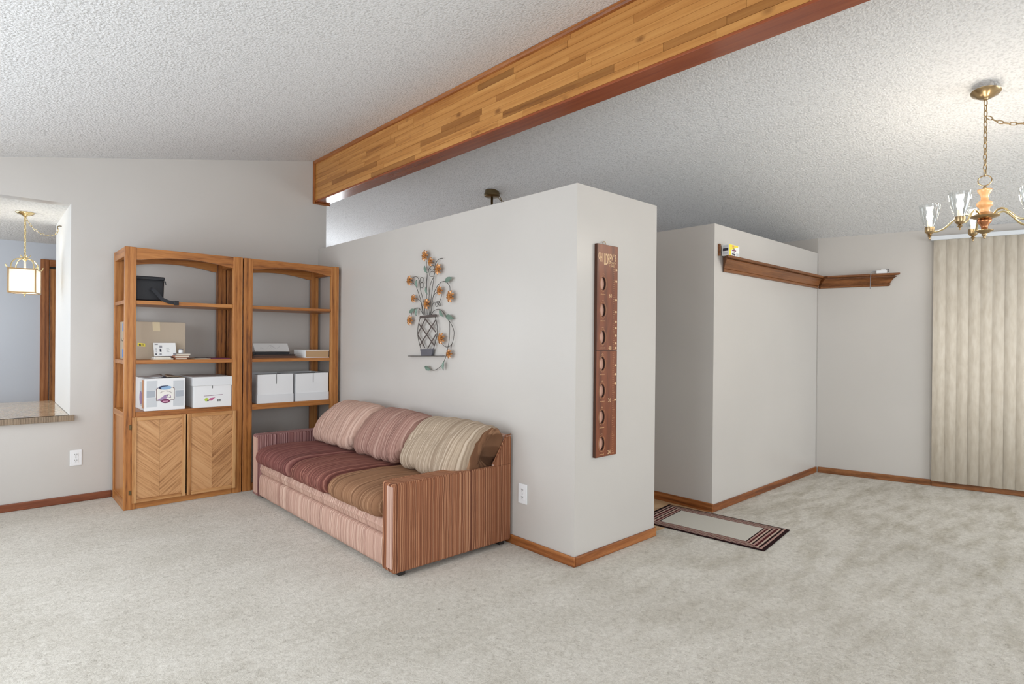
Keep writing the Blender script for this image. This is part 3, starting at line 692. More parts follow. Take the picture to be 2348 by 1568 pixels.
# crumpled papers and folded flaps on the top
for k, (pts, zz) in enumerate((([(.895, 5.0), (1.02, 5.0), (1.04, 5.17), (.895, 5.18)], .9), ([(1.04, 4.99), (1.16, 4.99), (1.16, 5.17), (1.06, 5.17)], .9))):
    mb = MB(); n = 8; vs = []; fs = []
    for i in range(n+1):
        for j in range(n+1):
            u, v = i/n, j/n
            p = Vector(pts[0]).lerp(Vector(pts[1]), u).lerp(Vector(pts[3]).lerp(Vector(pts[2]), u), v)
            zz = z1+.0015+.020*(u if k == 0 else 1-u)*(.4+.6*v)+.006*abs(mnoise.noise(Vector((p.x*22, p.y*22, k*3.0))))
            vs += [(p.x, p.y, zz)]
    for i in range(n):
        for j in range(n): fs.append((i*(n+1)+j, (i+1)*(n+1)+j, (i+1)*(n+1)+j+1, i*(n+1)+j+1))
    mb.add(vs, fs); o = mb.build('top_flap', M['card'] if k else M['lgrey'], e, smooth=True)
    md = o.modifiers.new('solid', 'SOLIDIFY'); md.thickness = .0015
MB().prism([(1.0, z1+.002), (1.03, z1+.014), (1.05, z1+.004), (1.02, z1+.002)], 5.02, 5.2).build('flap_opening', M['ink'], e)
# lidded file box
x0, x1, y0, y1 = 1.220, 1.497, 4.968, 5.36
e = carton('file_box', x0, x1, y0, y1, .708, .905, M['wbox'], 'white lidded file box with a red stripe and logo label', 'box', 'white cardboard file boxes in the bookcases')
bx('lid', x0-.008, x1+.0025, y0-.008, y1+.006, .879, .948, M['wbox2'], e, .003)
yy = y0-.0001
MB().box(1.352, 1.357, yy-.0006, yy, .856, .878).build('hand_slot', M['slot'], e)
MB().prism([(1.293, .797), (1.293, .800), (1.430, .806), (1.430, .803)], yy-.0006, yy).build('red_stripe', M['maroon'], e)
disc(MB(), 1.312, .770, .015, .014, yy, 12).build('logo_mark', M['lime'], e)
MB().prism([(1.325, .760), (1.335, .780), (1.376, .785), (1.358, .768), (1.350, .760)], yy-.0006, yy).build('logo_mark', M['rose'], e)
disc(MB(), 1.322, .762, .006, .006, yy-.0006, 10).build('logo_mark', M['ink'], e)
for k in range(7): MB().box(1.390+k*.004, 1.390+k*.004+(.0025 if k % 3 else .0034), yy-.0006, yy, .752, .768).build('barcode_bar', M['slot'], e)
# two open white file boxes standing in their lids
for k, (x0, x1, lab) in enumerate(((1.703, 2.008, 'open white file box on the left of the doorless bookcase'), (2.026, 2.330, 'open white file box beside the right post of the doorless bookcase'))):
    y0, y1, zt_ = 4.982, 5.36, .950
    e = carton('file_box', x0+.004, x1-.004, y0+.006, y1-.006, .7125, zt_, M['wbox'], lab, 'box', 'white cardboard file boxes in the bookcases', .005, True)
    mb = MB(); mb.box(x0, x1, y0, y0+.005, .7085, .779).box(x0, x1, y1-.005, y1, .7085, .779).box(x0, x0+.0035, y0+.005, y1-.005, .7085, .779).box(x1-.0035, x1, y0+.005, y1-.005, .7085, .779).box(x0+.004, x1-.004, y0+.005, y1-.005, .7085, .712)
    mb.build('upturned_lid', M['wbox2'], e)
    xc = x0+.16; MB().box(xc-.0022, xc+.0022, y0+.0050, y0+.0059, .868, zt_-.001).build('hand_slot', M['slot'], e)
    for j in range(6):
        bx('hanging_folder', x0+.02, x1-.02, y0+.05+j*.05, y0+.052+j*.05, .735, zt_-.008-.004*(j % 2), M['lgrey' if j % 2 else 'inside'], e)
# big brown carton
x0, x1, y0, y1 = .800, 1.196, 5.12, 5.375
e = carton('cardboard_carton', x0, x1, y0, y1, 1.087, 1.374, M['card'], 'large brown cardboard carton with a yellow sticker on the middle shelf', 'box')
yy = y0-.0002
MB().prism([(.968, 1.373), (1.018, 1.3735), (1.021, 1.304), (.973, 1.304)], yy-.0006, yy).build('packing_tape', M['tape'], e)
MB().prism([(.874, 1.214), (.922, 1.208), (.923, 1.184), (.873, 1.190)], yy-.0006, yy).build('yellow_sticker', M['yellow'], e)
for k, dx in enumerate((.882, .891, .900, .910)): MB().box(dx, dx+.005, yy-.001, yy-.0006, 1.193, 1.205-.003*(k % 2)).build('sticker_print', M['ink'], e)
mb = MB()
for k in range(12):
    a0, a1 = PI*(1.15+.7*k/12), PI*(1.15+.7*(k+1)/12)
    f = lambda a, r: (5.27+r*math.cos(a)*-1.0, 1.262+r*math.sin(a)*.7)
    mb.prism([f(a0, .055), f(a1, .055), f(a1, .048), f(a0, .048)], x0-.0008, x0-.0002, 'x')
mb.build('curved_arrow', M['ink'], e)
MB().box(x0-.0008, x0-.0002, 5.24, 5.275, 1.10, 1.165).build('tape_strip', M['bluetape'], e)
MB().box(x0-.0008, x0-.0002, 5.24, 5.27, 1.30, 1.36).build('tape_strip', M['bluetape'], e)
# papers on the middle shelf
def tilted_card(name, x0, x1, zb, zt_, yb, yt, mat, label, cat, th=.0012, marks=None, group=None):
    e = empty(name, ((x0+x1)/2, yb, zb), label, cat, group)
    MB().add([(x0, yb, zb), (x1, yb, zb), (x1, yt, zt_), (x0, yt, zt_), (x0, yb+th, zb), (x1, yb+th, zb), (x1, yt+th, zt_), (x0, yt+th, zt_)],
             [(0, 1, 2, 3), (7, 6, 5, 4), (0, 4, 5, 1), (1, 5, 6, 2), (2, 6, 7, 3), (3, 7, 4, 0)]).build('sheet', mat, e)
    for (u0, u1, v0, v1, m) in marks or []:
        def pt(u, v): return (x0+(x1-x0)*u, yb+(yt-yb)*v-.0006, zb+(zt_-zb)*v)
        a = [pt(u0, v0), pt(u1, v0), pt(u1, v1), pt(u0, v1)]; b2 = [(p[0], p[1]+.0005, p[2]) for p in a]
        MB().add(a+b2, [(0, 1, 2, 3), (7, 6, 5, 4), (0, 4, 5, 1), (1, 5, 6, 2), (2, 6, 7, 3), (3, 7, 4, 0)]).build('printed_mark', M[m], e)
    return e
mk = [(.06, .20, .84, .90, 'greyink'), (.26, .38, .62, .80, 'greyink'), (.06, .12, .10, .2, 'ink'), (.24, .34, .10, .2, 'greyink'), (.26, .34, .32, .55, 'ink')]
mk += [(.08, .14, .3+.07*k, .33+.07*k, 'greyink') for k in range(5)]+[(.56, .72-.03*(k % 3), .22+.09*k, .24+.09*k, 'greyink') for k in range(5)]
tilted_card('mailing_card', .968, 1.118, 1.113, 1.214, 5.045, 5.085, M['paper'], 'white printed card leaning upright on two books', 'card', marks=mk)
def book(x0, x1, y0, y1, z0, z1, cover, label, ct_=.0025, pages='pages', spine='left'):
    e = empty('book', ((x0+x1)/2, (y0+y1)/2, z0), label, 'book', 'books lying on the shelves')
    bx('cover', x0, x1, y0, y1, z0+.0003, z0+ct_, M[cover], e); bx('cover', x0, x1, y0, y1, z1-ct_, z1, M[cover], e)
    if spine == 'left': bx('spine', x0, x0+ct_, y0, y1, z0+ct_, z1-ct_, M[cover], e)
    else: bx('spine', x1-ct_, x1, y0, y1, z0+ct_, z1-ct_, M[cover], e)
    bx('pages', x0+ct_ if spine == 'left' else x0+.004, x1-.004 if spine == 'left' else x1-ct_, y0+.004, y1-.004, z0+ct_, z1-ct_, M[pages], e)
book(.955, 1.084, 4.985, 5.10, 1.087, 1.097, 'pages', 'thin cream booklet at the bottom under the leaning card')
book(.960, 1.070, 4.992, 5.10, 1.0973, 1.107, 'paper', 'thin white booklet directly under the leaning card')
book(1.097, 1.180, 4.985, 5.085, 1.087, 1.102, 'bookred', 'smallest brown book at the bottom of the three-book stack')
book(1.090, 1.194, 4.980, 5.10, 1.1023, 1.119, 'bookred', 'reddish book in the middle of the three-book stack')
book(1.096, 1.202, 4.978, 5.10, 1.1193, 1.134, 'bookgrey', 'grey book on top of the three-book stack')
e = empty('ink_jar', (1.144, 5.03, 1.134), 'small white jar with a grey cap standing on the three-book stack', 'jar')
MB().lathe([(.0155, .0003), (.0165, .003), (.0165, .022), (.013, .026)], (1.144, 5.03, 1.134), 20).build('jar_body', M['paper'], e, smooth=True, auto=.6)
MB().lathe([(.014, .0262), (.014, .034), (.001, .034)], (1.144, 5.03, 1.134), 20).build('lid', M['greyink'], e, smooth=True, auto=.6)
for k, (xa, xb, ya, yb, zz, m, lab) in enumerate(((1.235, 1.345, 4.985, 5.13, 1.087, 'pages', 'pale leaflet lying flat at the right of the middle shelf'), (1.352, 1.49, 4.99, 5.20, 1.087, 'maroon', 'dark purple pamphlet lying flat against the middle post'), (1.30, 1.40, 5.14, 5.28, 1.087, 'navy', 'dark blue leaflet lying at the back of the middle shelf'))):
    tag(bx('leaflet', xa, xb, ya, yb, zz+.0004, zz+.005, M[m], None, 0, base=True), lab, 'leaflet', 'leaflets on the middle shelf')
# albums, binder, sheet and white book on the doorless bookcase
book(1.668, 2.040, 4.985, 5.22, 1.087, 1.104, 'album', 'brown photo album at the bottom of the album stack', .004, 'album')
book(1.672, 2.025, 4.99, 5.22, 1.1045, 1.119, 'albumd', 'dark brown photo album in the middle of the album stack', .004, 'album')
e = empty('ring_binder', (1.82, 5.1, 1.1195), 'thin glossy black binder on top of the album stack', 'binder')
bx('cover', 1.668, 1.985, 4.99, 5.21, 1.1197, 1.123, M['binder'], e, .001); bx('cover', 1.69, 1.98, 4.995, 5.21, 1.135, 1.1395, M['binder'], e, .001)
bx('spine', 1.668, 1.690, 4.99, 5.21, 1.123, 1.1395, M['binder'], e, .002); bx('pages', 1.695, 1.972, 5.0, 5.205, 1.123, 1.135, M['binder'], e)
e = tilted_card('drawing_sheet', 1.764, 2.066, 1.140, 1.211, 5.225, 5.28, M['paper'], 'long white sheet with a pen scribble leaning behind the albums', 'paper')
mb = MB(); rr = random.Random(5)
for k in range(3):
    pts = [(1.80+k*.02+.022*j, 1.150+.020*k*.5+.016*math.sin(j*1.3+k*2)+.006*j*(.3)+rr.uniform(-.004, .004)) for j in range(8)]
    pts = spline([(p[0], 0, p[1]) for p in pts], 3)
    for a, c in zip(pts, pts[1:]):
        f = lambda p: 5.225+(p.z-1.137)/(1.211-1.137)*.055-.0008
        mb.tube([(a.x, f(a), a.z), (c.x, f(c), c.z)], .0007, 4)
mb.build('pen_scribble', M['greyink'], e)
book(2.105, 2.328, 4.975, 5.22, 1.087, 1.157, 'paper', 'thick white hardback with tan page edges lying on the shelf', .005, 'pagetan')

# insulated black bag with its strap
e = empty('lunch_bag', (.94, 5.07, 1.526), 'black insulated lunch bag with a dangling strap on the top shelf', 'bag')
bm = bmesh.new(); bmesh.ops.create_cube(bm, size=1)
for v in bm.verts:
    v.co = Vector((.932+v.co.x*.182, 5.10+v.co.y*.16, 1.612+v.co.z*.170))
    if v.co.z > 1.6: v.co.x += .006 if v.co.x > .93 else 0; v.co.z += -.006 if v.co.x > .93 else .006
bmesh.ops.bevel(bm, geom=list(bm.edges), offset=.016, segments=4, affect='EDGES', profile=.5)
bmesh.ops.subdivide_edges(bm, edges=list(bm.edges), cuts=2, use_grid_fill=True)
for v in bm.verts: v.co += Vector((.5, 1, .2))*.004*mnoise.noise(v.co*22)
for v in bm.verts: v.co.z = max(v.co.z, 1.5265)
me = bpy.data.meshes.new('bag_body'); bm.to_mesh(me); bm.free(); link('bag_body', me, M['blk'], e, True)
MB().box(.842, 1.030, 5.012, 5.19, 1.684, 1.712).build('lid_flap', M['blk'], e, .010, 3)
MB().tube(spline([(.845, 5.008, 1.683), (.93, 5.005, 1.681), (1.028, 5.008, 1.679), (1.034, 5.10, 1.68)], 6), .0025, 6).build('zip', M['blk2'], e, smooth=True)
MB().tube([(1.030, 5.004, 1.676), (1.033, 5.003, 1.655)], .003, 6).build('zip_pull', M['blk2'], e)
def strap(pts, wvec, th, mat, name, par):
    pts = spline(pts, 8); wv_ = [Vector(wvec)]*len(pts); mb = MB(); vs = []
    for i, p in enumerate(pts):
        t = (pts[min(i+1, len(pts)-1)]-pts[max(i-1, 0)]).normalized(); ww = (wv_[i]-t*wv_[i].dot(t)); ww = ww.normalized()*Vector(wvec).length
        nn_ = t.cross(ww).normalized()*th/2
        vs += [p+ww/2+nn_, p-ww/2+nn_, p-ww/2-nn_, p+ww/2-nn_]
    fs = []
    for i in range(len(pts)-1):
        for k in range(4): fs.append((i*4+k, i*4+(k+1) % 4, i*4+4+(k+1) % 4, i*4+4+k))
    n = len(vs); fs += [(0, 1, 2, 3), (n-1, n-2, n-3, n-4)]
    mb.add(vs, fs); return mb.build(name, mat, par, smooth=True, auto=.7)
strap([(.932, 5.004, 1.616), (.945, 4.985, 1.612), (.968, 4.972, 1.585), (.995, 4.960, 1.548), (1.025, 4.951, 1.530), (1.055, 4.947, 1.520), (1.085, 4.946, 1.518)], (.012, .004, .022), .004, M['blk2'], 'strap', e)
MB().box(1.075, 1.108, 4.938, 4.952, 1.500, 1.534).build('buckle', M['blk'], e, .004)

# ------------------------------------------------------------------ sofa
SB = dict(  # one fabric; nap sheen and mixed lighting put into each part's colours
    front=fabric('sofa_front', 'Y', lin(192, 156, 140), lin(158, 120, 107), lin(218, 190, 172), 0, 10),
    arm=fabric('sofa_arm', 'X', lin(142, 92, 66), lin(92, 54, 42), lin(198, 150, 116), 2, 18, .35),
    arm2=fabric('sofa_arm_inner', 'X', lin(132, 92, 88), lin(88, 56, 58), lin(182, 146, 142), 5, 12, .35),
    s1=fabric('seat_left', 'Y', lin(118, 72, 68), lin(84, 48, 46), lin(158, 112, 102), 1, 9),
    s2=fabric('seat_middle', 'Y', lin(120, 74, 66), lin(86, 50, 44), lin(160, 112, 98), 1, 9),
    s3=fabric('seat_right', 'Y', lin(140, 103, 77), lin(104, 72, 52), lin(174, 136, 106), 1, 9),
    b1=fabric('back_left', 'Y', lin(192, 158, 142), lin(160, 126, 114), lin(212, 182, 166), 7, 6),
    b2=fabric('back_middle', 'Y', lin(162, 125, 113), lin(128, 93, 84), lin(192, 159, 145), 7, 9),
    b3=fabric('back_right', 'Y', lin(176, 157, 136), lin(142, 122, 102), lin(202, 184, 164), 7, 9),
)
sofa = empty('sofa', (2.0, 3.68, 0), 'three-seat brown striped velvet sofa against the partition', 'sofa')
SX0, SX1, SY0, SY1 = 1.590, 2.418, 2.620, 4.742
def arm(y0, y1, mat):
    o = MB().box(SX0, SX1, y0, y1, .028, .500).build('arm', mat, sofa, .016, 4, smooth=True, auto=.9)
    MB().box(SX0-.0022, SX0+.004, (y0+.012 if y0 < 3 else y0+.014), (y0+.074 if y0 < 3 else y1-.014), .05, .482).build('arm_front_sheen', SB['front'], o, .002)  # lighter strip that paints the nap sheen onto the arm front
    for ya in (y0+.006, y1-.006):
        p = [(SX1-.01, ya, .497), (SX0+.012, ya, .497), (SX0+.004, ya, .488), (SX0+.004, ya, .04)]
        MB().tube(p, .0045, 6).build('piping', mat, o, smooth=True)
    return o
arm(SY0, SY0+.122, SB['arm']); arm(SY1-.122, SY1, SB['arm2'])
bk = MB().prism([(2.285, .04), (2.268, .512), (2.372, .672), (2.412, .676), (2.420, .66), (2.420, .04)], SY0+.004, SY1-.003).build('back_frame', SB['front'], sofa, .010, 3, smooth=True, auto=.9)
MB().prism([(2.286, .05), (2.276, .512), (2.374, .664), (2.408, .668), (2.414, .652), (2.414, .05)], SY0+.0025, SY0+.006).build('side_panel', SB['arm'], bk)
MB().tube([(2.268, SY0+.004, .512), (2.372, SY0+.003, .674), (2.414, SY0+.003, .678)], .005, 6).build('piping', SB['arm'], bk, smooth=True)
fy0, fy1 = SY0+.123, SY1-.123
def bulged(name, x0, x1, z0, z1, mat, bul, n=40):
    mb = MB(); prof = [(x1, z0), (x0+.012, z0), (x0+.002, z0+.012), (x0, z0+.03), (x0-bul, (z0+z1)/2), (x0, z1-.02), (x0+.003, z1-.008), (x0+.014, z1), (x1, z1)]
    vs = []; k = len(prof)
    for i in range(n+1):
        y = fy0+(fy1-fy0)*i/n
        for (px_, pz) in prof: vs.append((px_+(.0025*mnoise.noise(Vector((y*7, pz*6, z0*9))) if px_ < x0+.02 else 0), y, pz+(.004*mnoise.noise(Vector((y*5, 3, z1))) if pz > z1-.03 else 0)))
    fs = [tuple(range(k)), tuple(n*k+j for j in range(k))[::-1]]
    for i in range(n):
        for j in range(k): fs.append((i*k+j, i*k+(j+1) % k, (i+1)*k+(j+1) % k, (i+1)*k+j))
    mb.add(vs, fs); return mb.build(name, mat, sofa, smooth=True, auto=.9)
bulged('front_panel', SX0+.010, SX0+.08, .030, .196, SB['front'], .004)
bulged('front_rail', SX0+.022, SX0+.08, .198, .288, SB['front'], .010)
bx('seat_deck', SX0+.081, 2.27, fy0, fy1, .10, .27, SB['arm'], sofa)
def cushion(name, prof, y0, y1, mat, endr, ny=44, wr=.004, gather=.004, seed=0.0, sag=0.0, skew=0.0, endk=.5, end2=None):
    P = [Vector((p[0], 0, p[1])) for p in prof]; C = spline(P, 7, True); K = len(C)
    c = sum(C, Vector())/K
    vs = []; fs = []
    ts = [.5-.5*math.cos(PI*i/ny) for i in range(ny+1)]; Wd = y1-y0
    for t in ts:
        d = min(t, 1-t)*Wd; u = min(1, d/endr)
        s = max(0, 1-(1-u)**2.1)**(1/2.1); ek = end2 if (end2 and t < .5) else endk; sc = ek+(1-ek)*s
        y = y0+t*Wd
        edge = math.exp(-d/.04)
        for j, p in enumerate(C):
            r = p-c; q = c+r*sc
            if end2 and t < .5:
                uu = min(1, d/.15); s2 = max(0, 1-(1-uu)**2.2)**(1/2.2); hub = Vector((2.315, 0, .60)); q = hub+Vector(((p.x-hub.x)*(.46+.54*s2), 0, (p.z-hub.z)*(.80+.20*s2)))
            nrm = r.normalized()
            g_ = gather*edge*(math.sin(j*2*PI/K*13+seed)+.6*math.sin(j*2*PI/K*19+seed*2))*sc
            nz_ = wr*mnoise.noise(Vector((y*16+seed*5, p.z*3.2+p.x*2, seed)))+wr*.9*mnoise.noise(Vector((y*7, p.z*9, p.x*9+seed)))
            nz_ -= wr*1.5*(1-abs(mnoise.noise(Vector((y*5.5+seed*3+p.z*2.5, p.z*1.6+p.x*1.2, seed*2)))))**14
            crown = sag*(4*t*(1-t)-.5)*max(0, nrm.z)
            q = q+nrm*(g_+nz_*(1-edge*.6)+crown)
            vs.append((q.x, y+skew*(p.z-c.z), q.z))
    for i in range(ny):
        for j in range(K): fs.append((i*K+j, i*K+(j+1) % K, (i+1)*K+(j+1) % K, (i+1)*K+j))
    for base, yy_ in ((0, y0), (ny*K, y1)):
        n0 = len(vs); vs.append((c.x, yy_+(.006 if base == 0 else -.006), c.z))
        for j in range(K): fs.append((base+j, base+(j+1) % K, n0))
    if not end2:
        mb = MB(); mb.add(vs, fs); return mb.build(name, mat, sofa, smooth=True)
    lim = y0+.010; cap = [f for f in fs if all(vs[q][1]-skew*(vs[q][2]-c.z) < lim for q in f)]; cs = set(cap)
    mb = MB(); mb.add(vs, [f for f in fs if f not in cs])
    def clean(m_):
        bm = bmesh.new(); bm.from_mesh(m_); bmesh.ops.delete(bm, geom=[v for v in bm.verts if not v.link_faces], context='VERTS'); bm.to_mesh(m_); bm.free(); return m_
    o = link(name, clean(mb.mesh(name)), mat, sofa, True)
    mb = MB(); mb.add(vs, cap); link('cushion_end', clean(mb.mesh('cushion_end')), SB['s3'], o, True)
    return o
seat = [(2.20, .285), (1.90, .282), (1.64, .285), (1.572, .300), (1.548, .345), (1.566, .392), (1.630, .422), (1.80, .434), (2.00, .426), (2.20, .405)]
bounds = [4.616, 3.945, 3.372, 2.746]
for k, m in enumerate(('s1', 's2', 's3')):
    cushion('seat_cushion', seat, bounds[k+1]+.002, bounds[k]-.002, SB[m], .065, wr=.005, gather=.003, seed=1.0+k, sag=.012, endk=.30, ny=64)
back = [(2.06, .425), (2.000, .440), (1.978, .490), (2.000, .565), (2.062, .655), (2.150, .728), (2.250, .752), (2.335, .722), (2.372, .650), (2.30, .545), (2.24, .45), (2.15, .425)]
bb = [4.575, 3.90, 3.265, 2.628]
for k, m in enumerate(('b1', 'b2', 'b3')):
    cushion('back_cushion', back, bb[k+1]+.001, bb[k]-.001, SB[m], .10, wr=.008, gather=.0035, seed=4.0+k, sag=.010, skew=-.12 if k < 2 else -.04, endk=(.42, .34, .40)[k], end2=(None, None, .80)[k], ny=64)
for xa in (SX0+.05, SX1-.07):
    for ya in (SY0+.03, SY1-.07): bx('foot', xa, xa+.04, ya, ya+.04, 0, .029, M['dark'], sofa, .003)

# ------------------------------------------------------------------ metal wall art (on the partition, facing -x)
FLOWERS = [(3.57, 1.876, 0.043), (3.497, 1.824, 0.034), (3.402, 1.763, 0.043), (3.775, 1.707, 0.04), (3.38, 1.608, 0.035), (3.254, 1.56, 0.045), (3.717, 1.567, 0.033), (3.542, 1.519, 0.041), (3.766, 1.403, 0.04), (3.358, 1.267, 0.044), (3.261, 1.161, 0.035)]
LEAVES = [((3.585, 1.803), (3.548, 1.746)), ((3.689, 1.707), (3.676, 1.647)), ((3.561, 1.646), (3.544, 1.59)), ((3.327, 1.667), (3.239, 1.69)), ((3.708, 1.485), (3.782, 1.462)), ((3.674, 1.493), (3.69, 1.435)), ((3.39, 1.471), (3.339, 1.419)), ((3.314, 1.425), (3.221, 1.405)), ((3.329, 1.106), (3.336, 1.04)), ((3.492, 1.037), (3.568, 1.059))]
STEMS = [[(3.56, 1.833), (3.561, 1.775), (3.558, 1.683), (3.552, 1.559), (3.547, 1.44)], [(3.509, 1.794), (3.535, 1.761), (3.551, 1.701), (3.553, 1.639)], [(3.36, 1.836), (3.4, 1.836), (3.441, 1.81), (3.456, 1.772), (3.466, 1.707), (3.49, 1.587), (3.52, 1.439)], [(3.461, 1.715), (3.497, 1.678), (3.517, 1.625), (3.527, 1.528), (3.536, 1.439)], [(3.735, 1.73), (3.689, 1.729), (3.657, 1.705), (3.643, 1.67), (3.637, 1.632), (3.614, 1.581), (3.586, 1.518), (3.572, 1.44)], [(3.74, 1.689), (3.699, 1.661), (3.665, 1.609), (3.63, 1.545), (3.601, 1.441)], [(3.267, 1.601), (3.273, 1.634), (3.307, 1.662), (3.337, 1.672), (3.388, 1.662), (3.438, 1.626), (3.474, 1.562), (3.499, 1.438)], [(3.397, 1.6), (3.448, 1.591), (3.479, 1.556)], [(3.366, 1.58), (3.376, 1.551), (3.394, 1.528), (3.38, 1.51), (3.385, 1.501), (3.406, 1.511), (3.396, 1.528), (3.427, 1.53), (3.442, 1.512), (3.426, 1.495), (3.411, 1.511), (3.432, 1.527), (3.468, 1.522), (3.489, 1.49), (3.509, 1.439)], [(3.675, 1.565), (3.63, 1.538), (3.613, 1.507), (3.59, 1.441)], [(3.753, 1.442), (3.748, 1.47), (3.708, 1.491), (3.663, 1.493), (3.624, 1.47), (3.601, 1.441)], [(3.493, 1.438), (3.467, 1.462), (3.426, 1.475), (3.38, 1.471), (3.324, 1.437), (3.284, 1.398), (3.268, 1.353), (3.272, 1.254), (3.3, 1.166), (3.329, 1.106), (3.379, 1.063), (3.44, 1.038), (3.492, 1.037), (3.535, 1.051)], [(3.284, 1.4), (3.234, 1.347), (3.216, 1.301), (3.238, 1.231), (3.291, 1.207), (3.331, 1.213), (3.351, 1.227)], [(3.238, 1.231), (3.247, 1.211), (3.251, 1.189)]]
RINGS = [(3.4845, 1.779, .0275, .017), (3.4875, 1.735, .0315, .0195), (3.6195, 1.7025, .0225, .0185), (3.619, 1.662, .024, .020)]
OUTL = [[(3.634, 1.42), (3.661, 1.358), (3.665, 1.296), (3.648, 1.24), (3.619, 1.184)], [(3.441, 1.422), (3.419, 1.367), (3.413, 1.313), (3.433, 1.247), (3.458, 1.193)]]
LAT = [((3.568, 1.413), (3.429, 1.313)), ((3.652, 1.38), (3.443, 1.214)), ((3.66, 1.293), (3.565, 1.197)), ((3.435, 1.398), (3.636, 1.212)), ((3.562, 1.412), (3.66, 1.302)), ((3.423, 1.301), (3.532, 1.192))]
art = empty('wall_sculpture', (XP, 3.53, 1.04), 'metal wall sculpture of copper flowers in a lattice vase above the sofa', 'wall art')
AX = XP-.020
for s in STEMS: MB().tube(spline([(AX, p[0], p[1]) for p in s], 5), .0022, 6).build('stem', M['wire'], art, smooth=True)
for (y, z, ry, rz) in RINGS: MB().tube([(AX, y+ry*math.cos(a), z+rz*math.sin(a)) for a in [2*PI*k/20 for k in range(20)]], .002, 6, closed=True).build('wire_loop', M['wire'], art, smooth=True)
vase = empty('vase', (AX, 3.54, 1.13), parent=art)
for s in OUTL: MB().tube(spline([(AX-.002, p[0], p[1]) for p in s], 6), .003, 6).build('vase_outline', M['wire'], vase, smooth=True)
for k, (p, q) in enumerate(LAT):
    d = Vector((q[0]-p[0], q[1]-p[1])).normalized(); nn_ = Vector((-d.y, d.x))*.0052; xo = AX-.004-(.002 if k < 3 else 0)
    MB().prism([(p[0]+nn_.x, p[1]+nn_.y), (q[0]+nn_.x, q[1]+nn_.y), (q[0]-nn_.x, q[1]-nn_.y), (p[0]-nn_.x, p[1]-nn_.y)], xo, xo+.0018, 'x').build('lattice_bar', M['rimb'], vase)
MB().prism([(3.619, 1.187), (3.458, 1.192), (3.473, 1.141), (3.602, 1.137)], AX-.012, AX+.004, 'x').build('vase_base', M['vaseg'], vase, .002)
MB().prism([(3.632, 1.416), (3.625, 1.434), (3.427, 1.440), (3.423, 1.423)], AX-.012, AX+.002, 'x').build('vase_rim', M['rimb'], vase, .002)
MB().prism([(3.789, 1.128), (3.789, 1.133), (3.350, 1.144), (3.350, 1.140)], XP-.030, XP-.001, 'x').build('base_shelf', M['wire'], art)
for i, (y, z, r) in enumerate(FLOWERS):
    fo = empty('flower', (AX-.012, y, z), parent=art)
    mb = MB(); np_ = 8; off = i*.4
    for ring, (sc, dx) in enumerate(((1.0, 0), (.62, -.006))):
        for k in range(np_):
            a = off+2*PI*k/np_+ring*PI/np_; u = Vector((0, math.cos(a), math.sin(a))); v = Vector((0, -math.sin(a), math.cos(a)))
            o_ = Vector((AX-.010+dx, y, z)); ln = r*sc; wdt = r*.21*sc
            row = [(.18, .35, -.001), (.5, .85, -.006), (.80, 1.0, -.004), (.97, .45, .001)]
            vs = []
            for (t_, w_, h_) in row:
                for sg in (-1, 0, 1): vs.append(o_+u*ln*t_+v*wdt*w_*sg+Vector((h_+(.004 if sg == 0 else 0), 0, 0)))
            mb.add(vs, [(a_*3+b_, a_*3+b_+1, (a_+1)*3+b_+1, (a_+1)*3+b_) for a_ in range(3) for b_ in range(2)])
    o = mb.build('petals', M['petal'], fo); md = o.modifiers.new('solid', 'SOLIDIFY'); md.thickness = .0012
    MB().tube([(AX-.014, y, z), (AX-.024, y, z)], [r*.22, r*.12], 8).build('flower_centre', M['petal2'], fo)
    MB().tube([(AX-.006, y, z), (XP-.0005, y, z)], .002, 6).build('stand_off', M['wire'], fo)
for p, q in LEAVES:
    p = Vector((AX-.003, p[0], p[1])); q = Vector((AX-.003, q[0], q[1])); d = q-p; nn_ = Vector((0, -d.z, d.y)).normalized(); L_ = d.length; vs = []
    for t_, w_, h_ in ((0, .02, 0), (.2, .15, -.004), (.45, .215, -.007), (.7, .17, -.006), (.9, .07, -.003), (1, .01, 0)):
        for sg in (-1, 0, 1): vs.append(p+d*t_+nn_*L_*w_*sg+Vector((h_+(.006 if sg == 0 else 0), 0, 0)))
    mb = MB(); mb.add(vs, [(a_*3+b_, a_*3+b_+1, (a_+1)*3+b_+1, (a_+1)*3+b_) for a_ in range(5) for b_ in range(2)])
    o = mb.build('leaf', M['leaf'], art); md = o.modifiers.new('solid', 'SOLIDIFY'); md.thickness = .0012

# ------------------------------------------------------------------ growth chart on the partition end
def textmesh(s, size, loc, mat, par, name, shear=0.0, rot=(PI/2, 0, 0), align='CENTER', sx=1.0, bold=0.0):
    cu = bpy.data.curves.new('t', 'FONT'); cu.body = s; cu.size = size; cu.align_x = align; cu.extrude = .0003; cu.offset = bold; cu.shear = shear; cu.resolution_u = 3
    to = bpy.data.objects.new('t', cu); COL.objects.link(to)
    me = bpy.data.meshes.new_from_object(to.evaluated_get(bpy.context.evaluated_depsgraph_get()))
    bpy.data.objects.remove(to)
    Rm = Matrix.Translation(loc) @ Matrix.Rotation(rot[0], 4, 'X') @ Matrix.Diagonal((sx, 1, 1, 1))
    me.transform(Rm); return link(name, me, mat, par)
gb = [(.22, lin(84, 40, 20)), (.45, lin(122, 62, 32)), (.75, lin(142, 78, 44))]
M['chart'] = wood('chart_wood', gb, 'z', 14, .15, .3, spec=.6, vary=.0); M['chartd'] = wood('chart_edge', [(.3, lin(60, 34, 22)), (.7, lin(84, 50, 34))], 'z', 20)
M['ovalrim'] = plain('oval_hole_edge', lin(46, 26, 18), .6)
gc = empty('growth_chart', (2.685, YE-.01, .589), 'tall narrow wooden growth chart with seven oval photo holes on the partition end', 'growth chart')
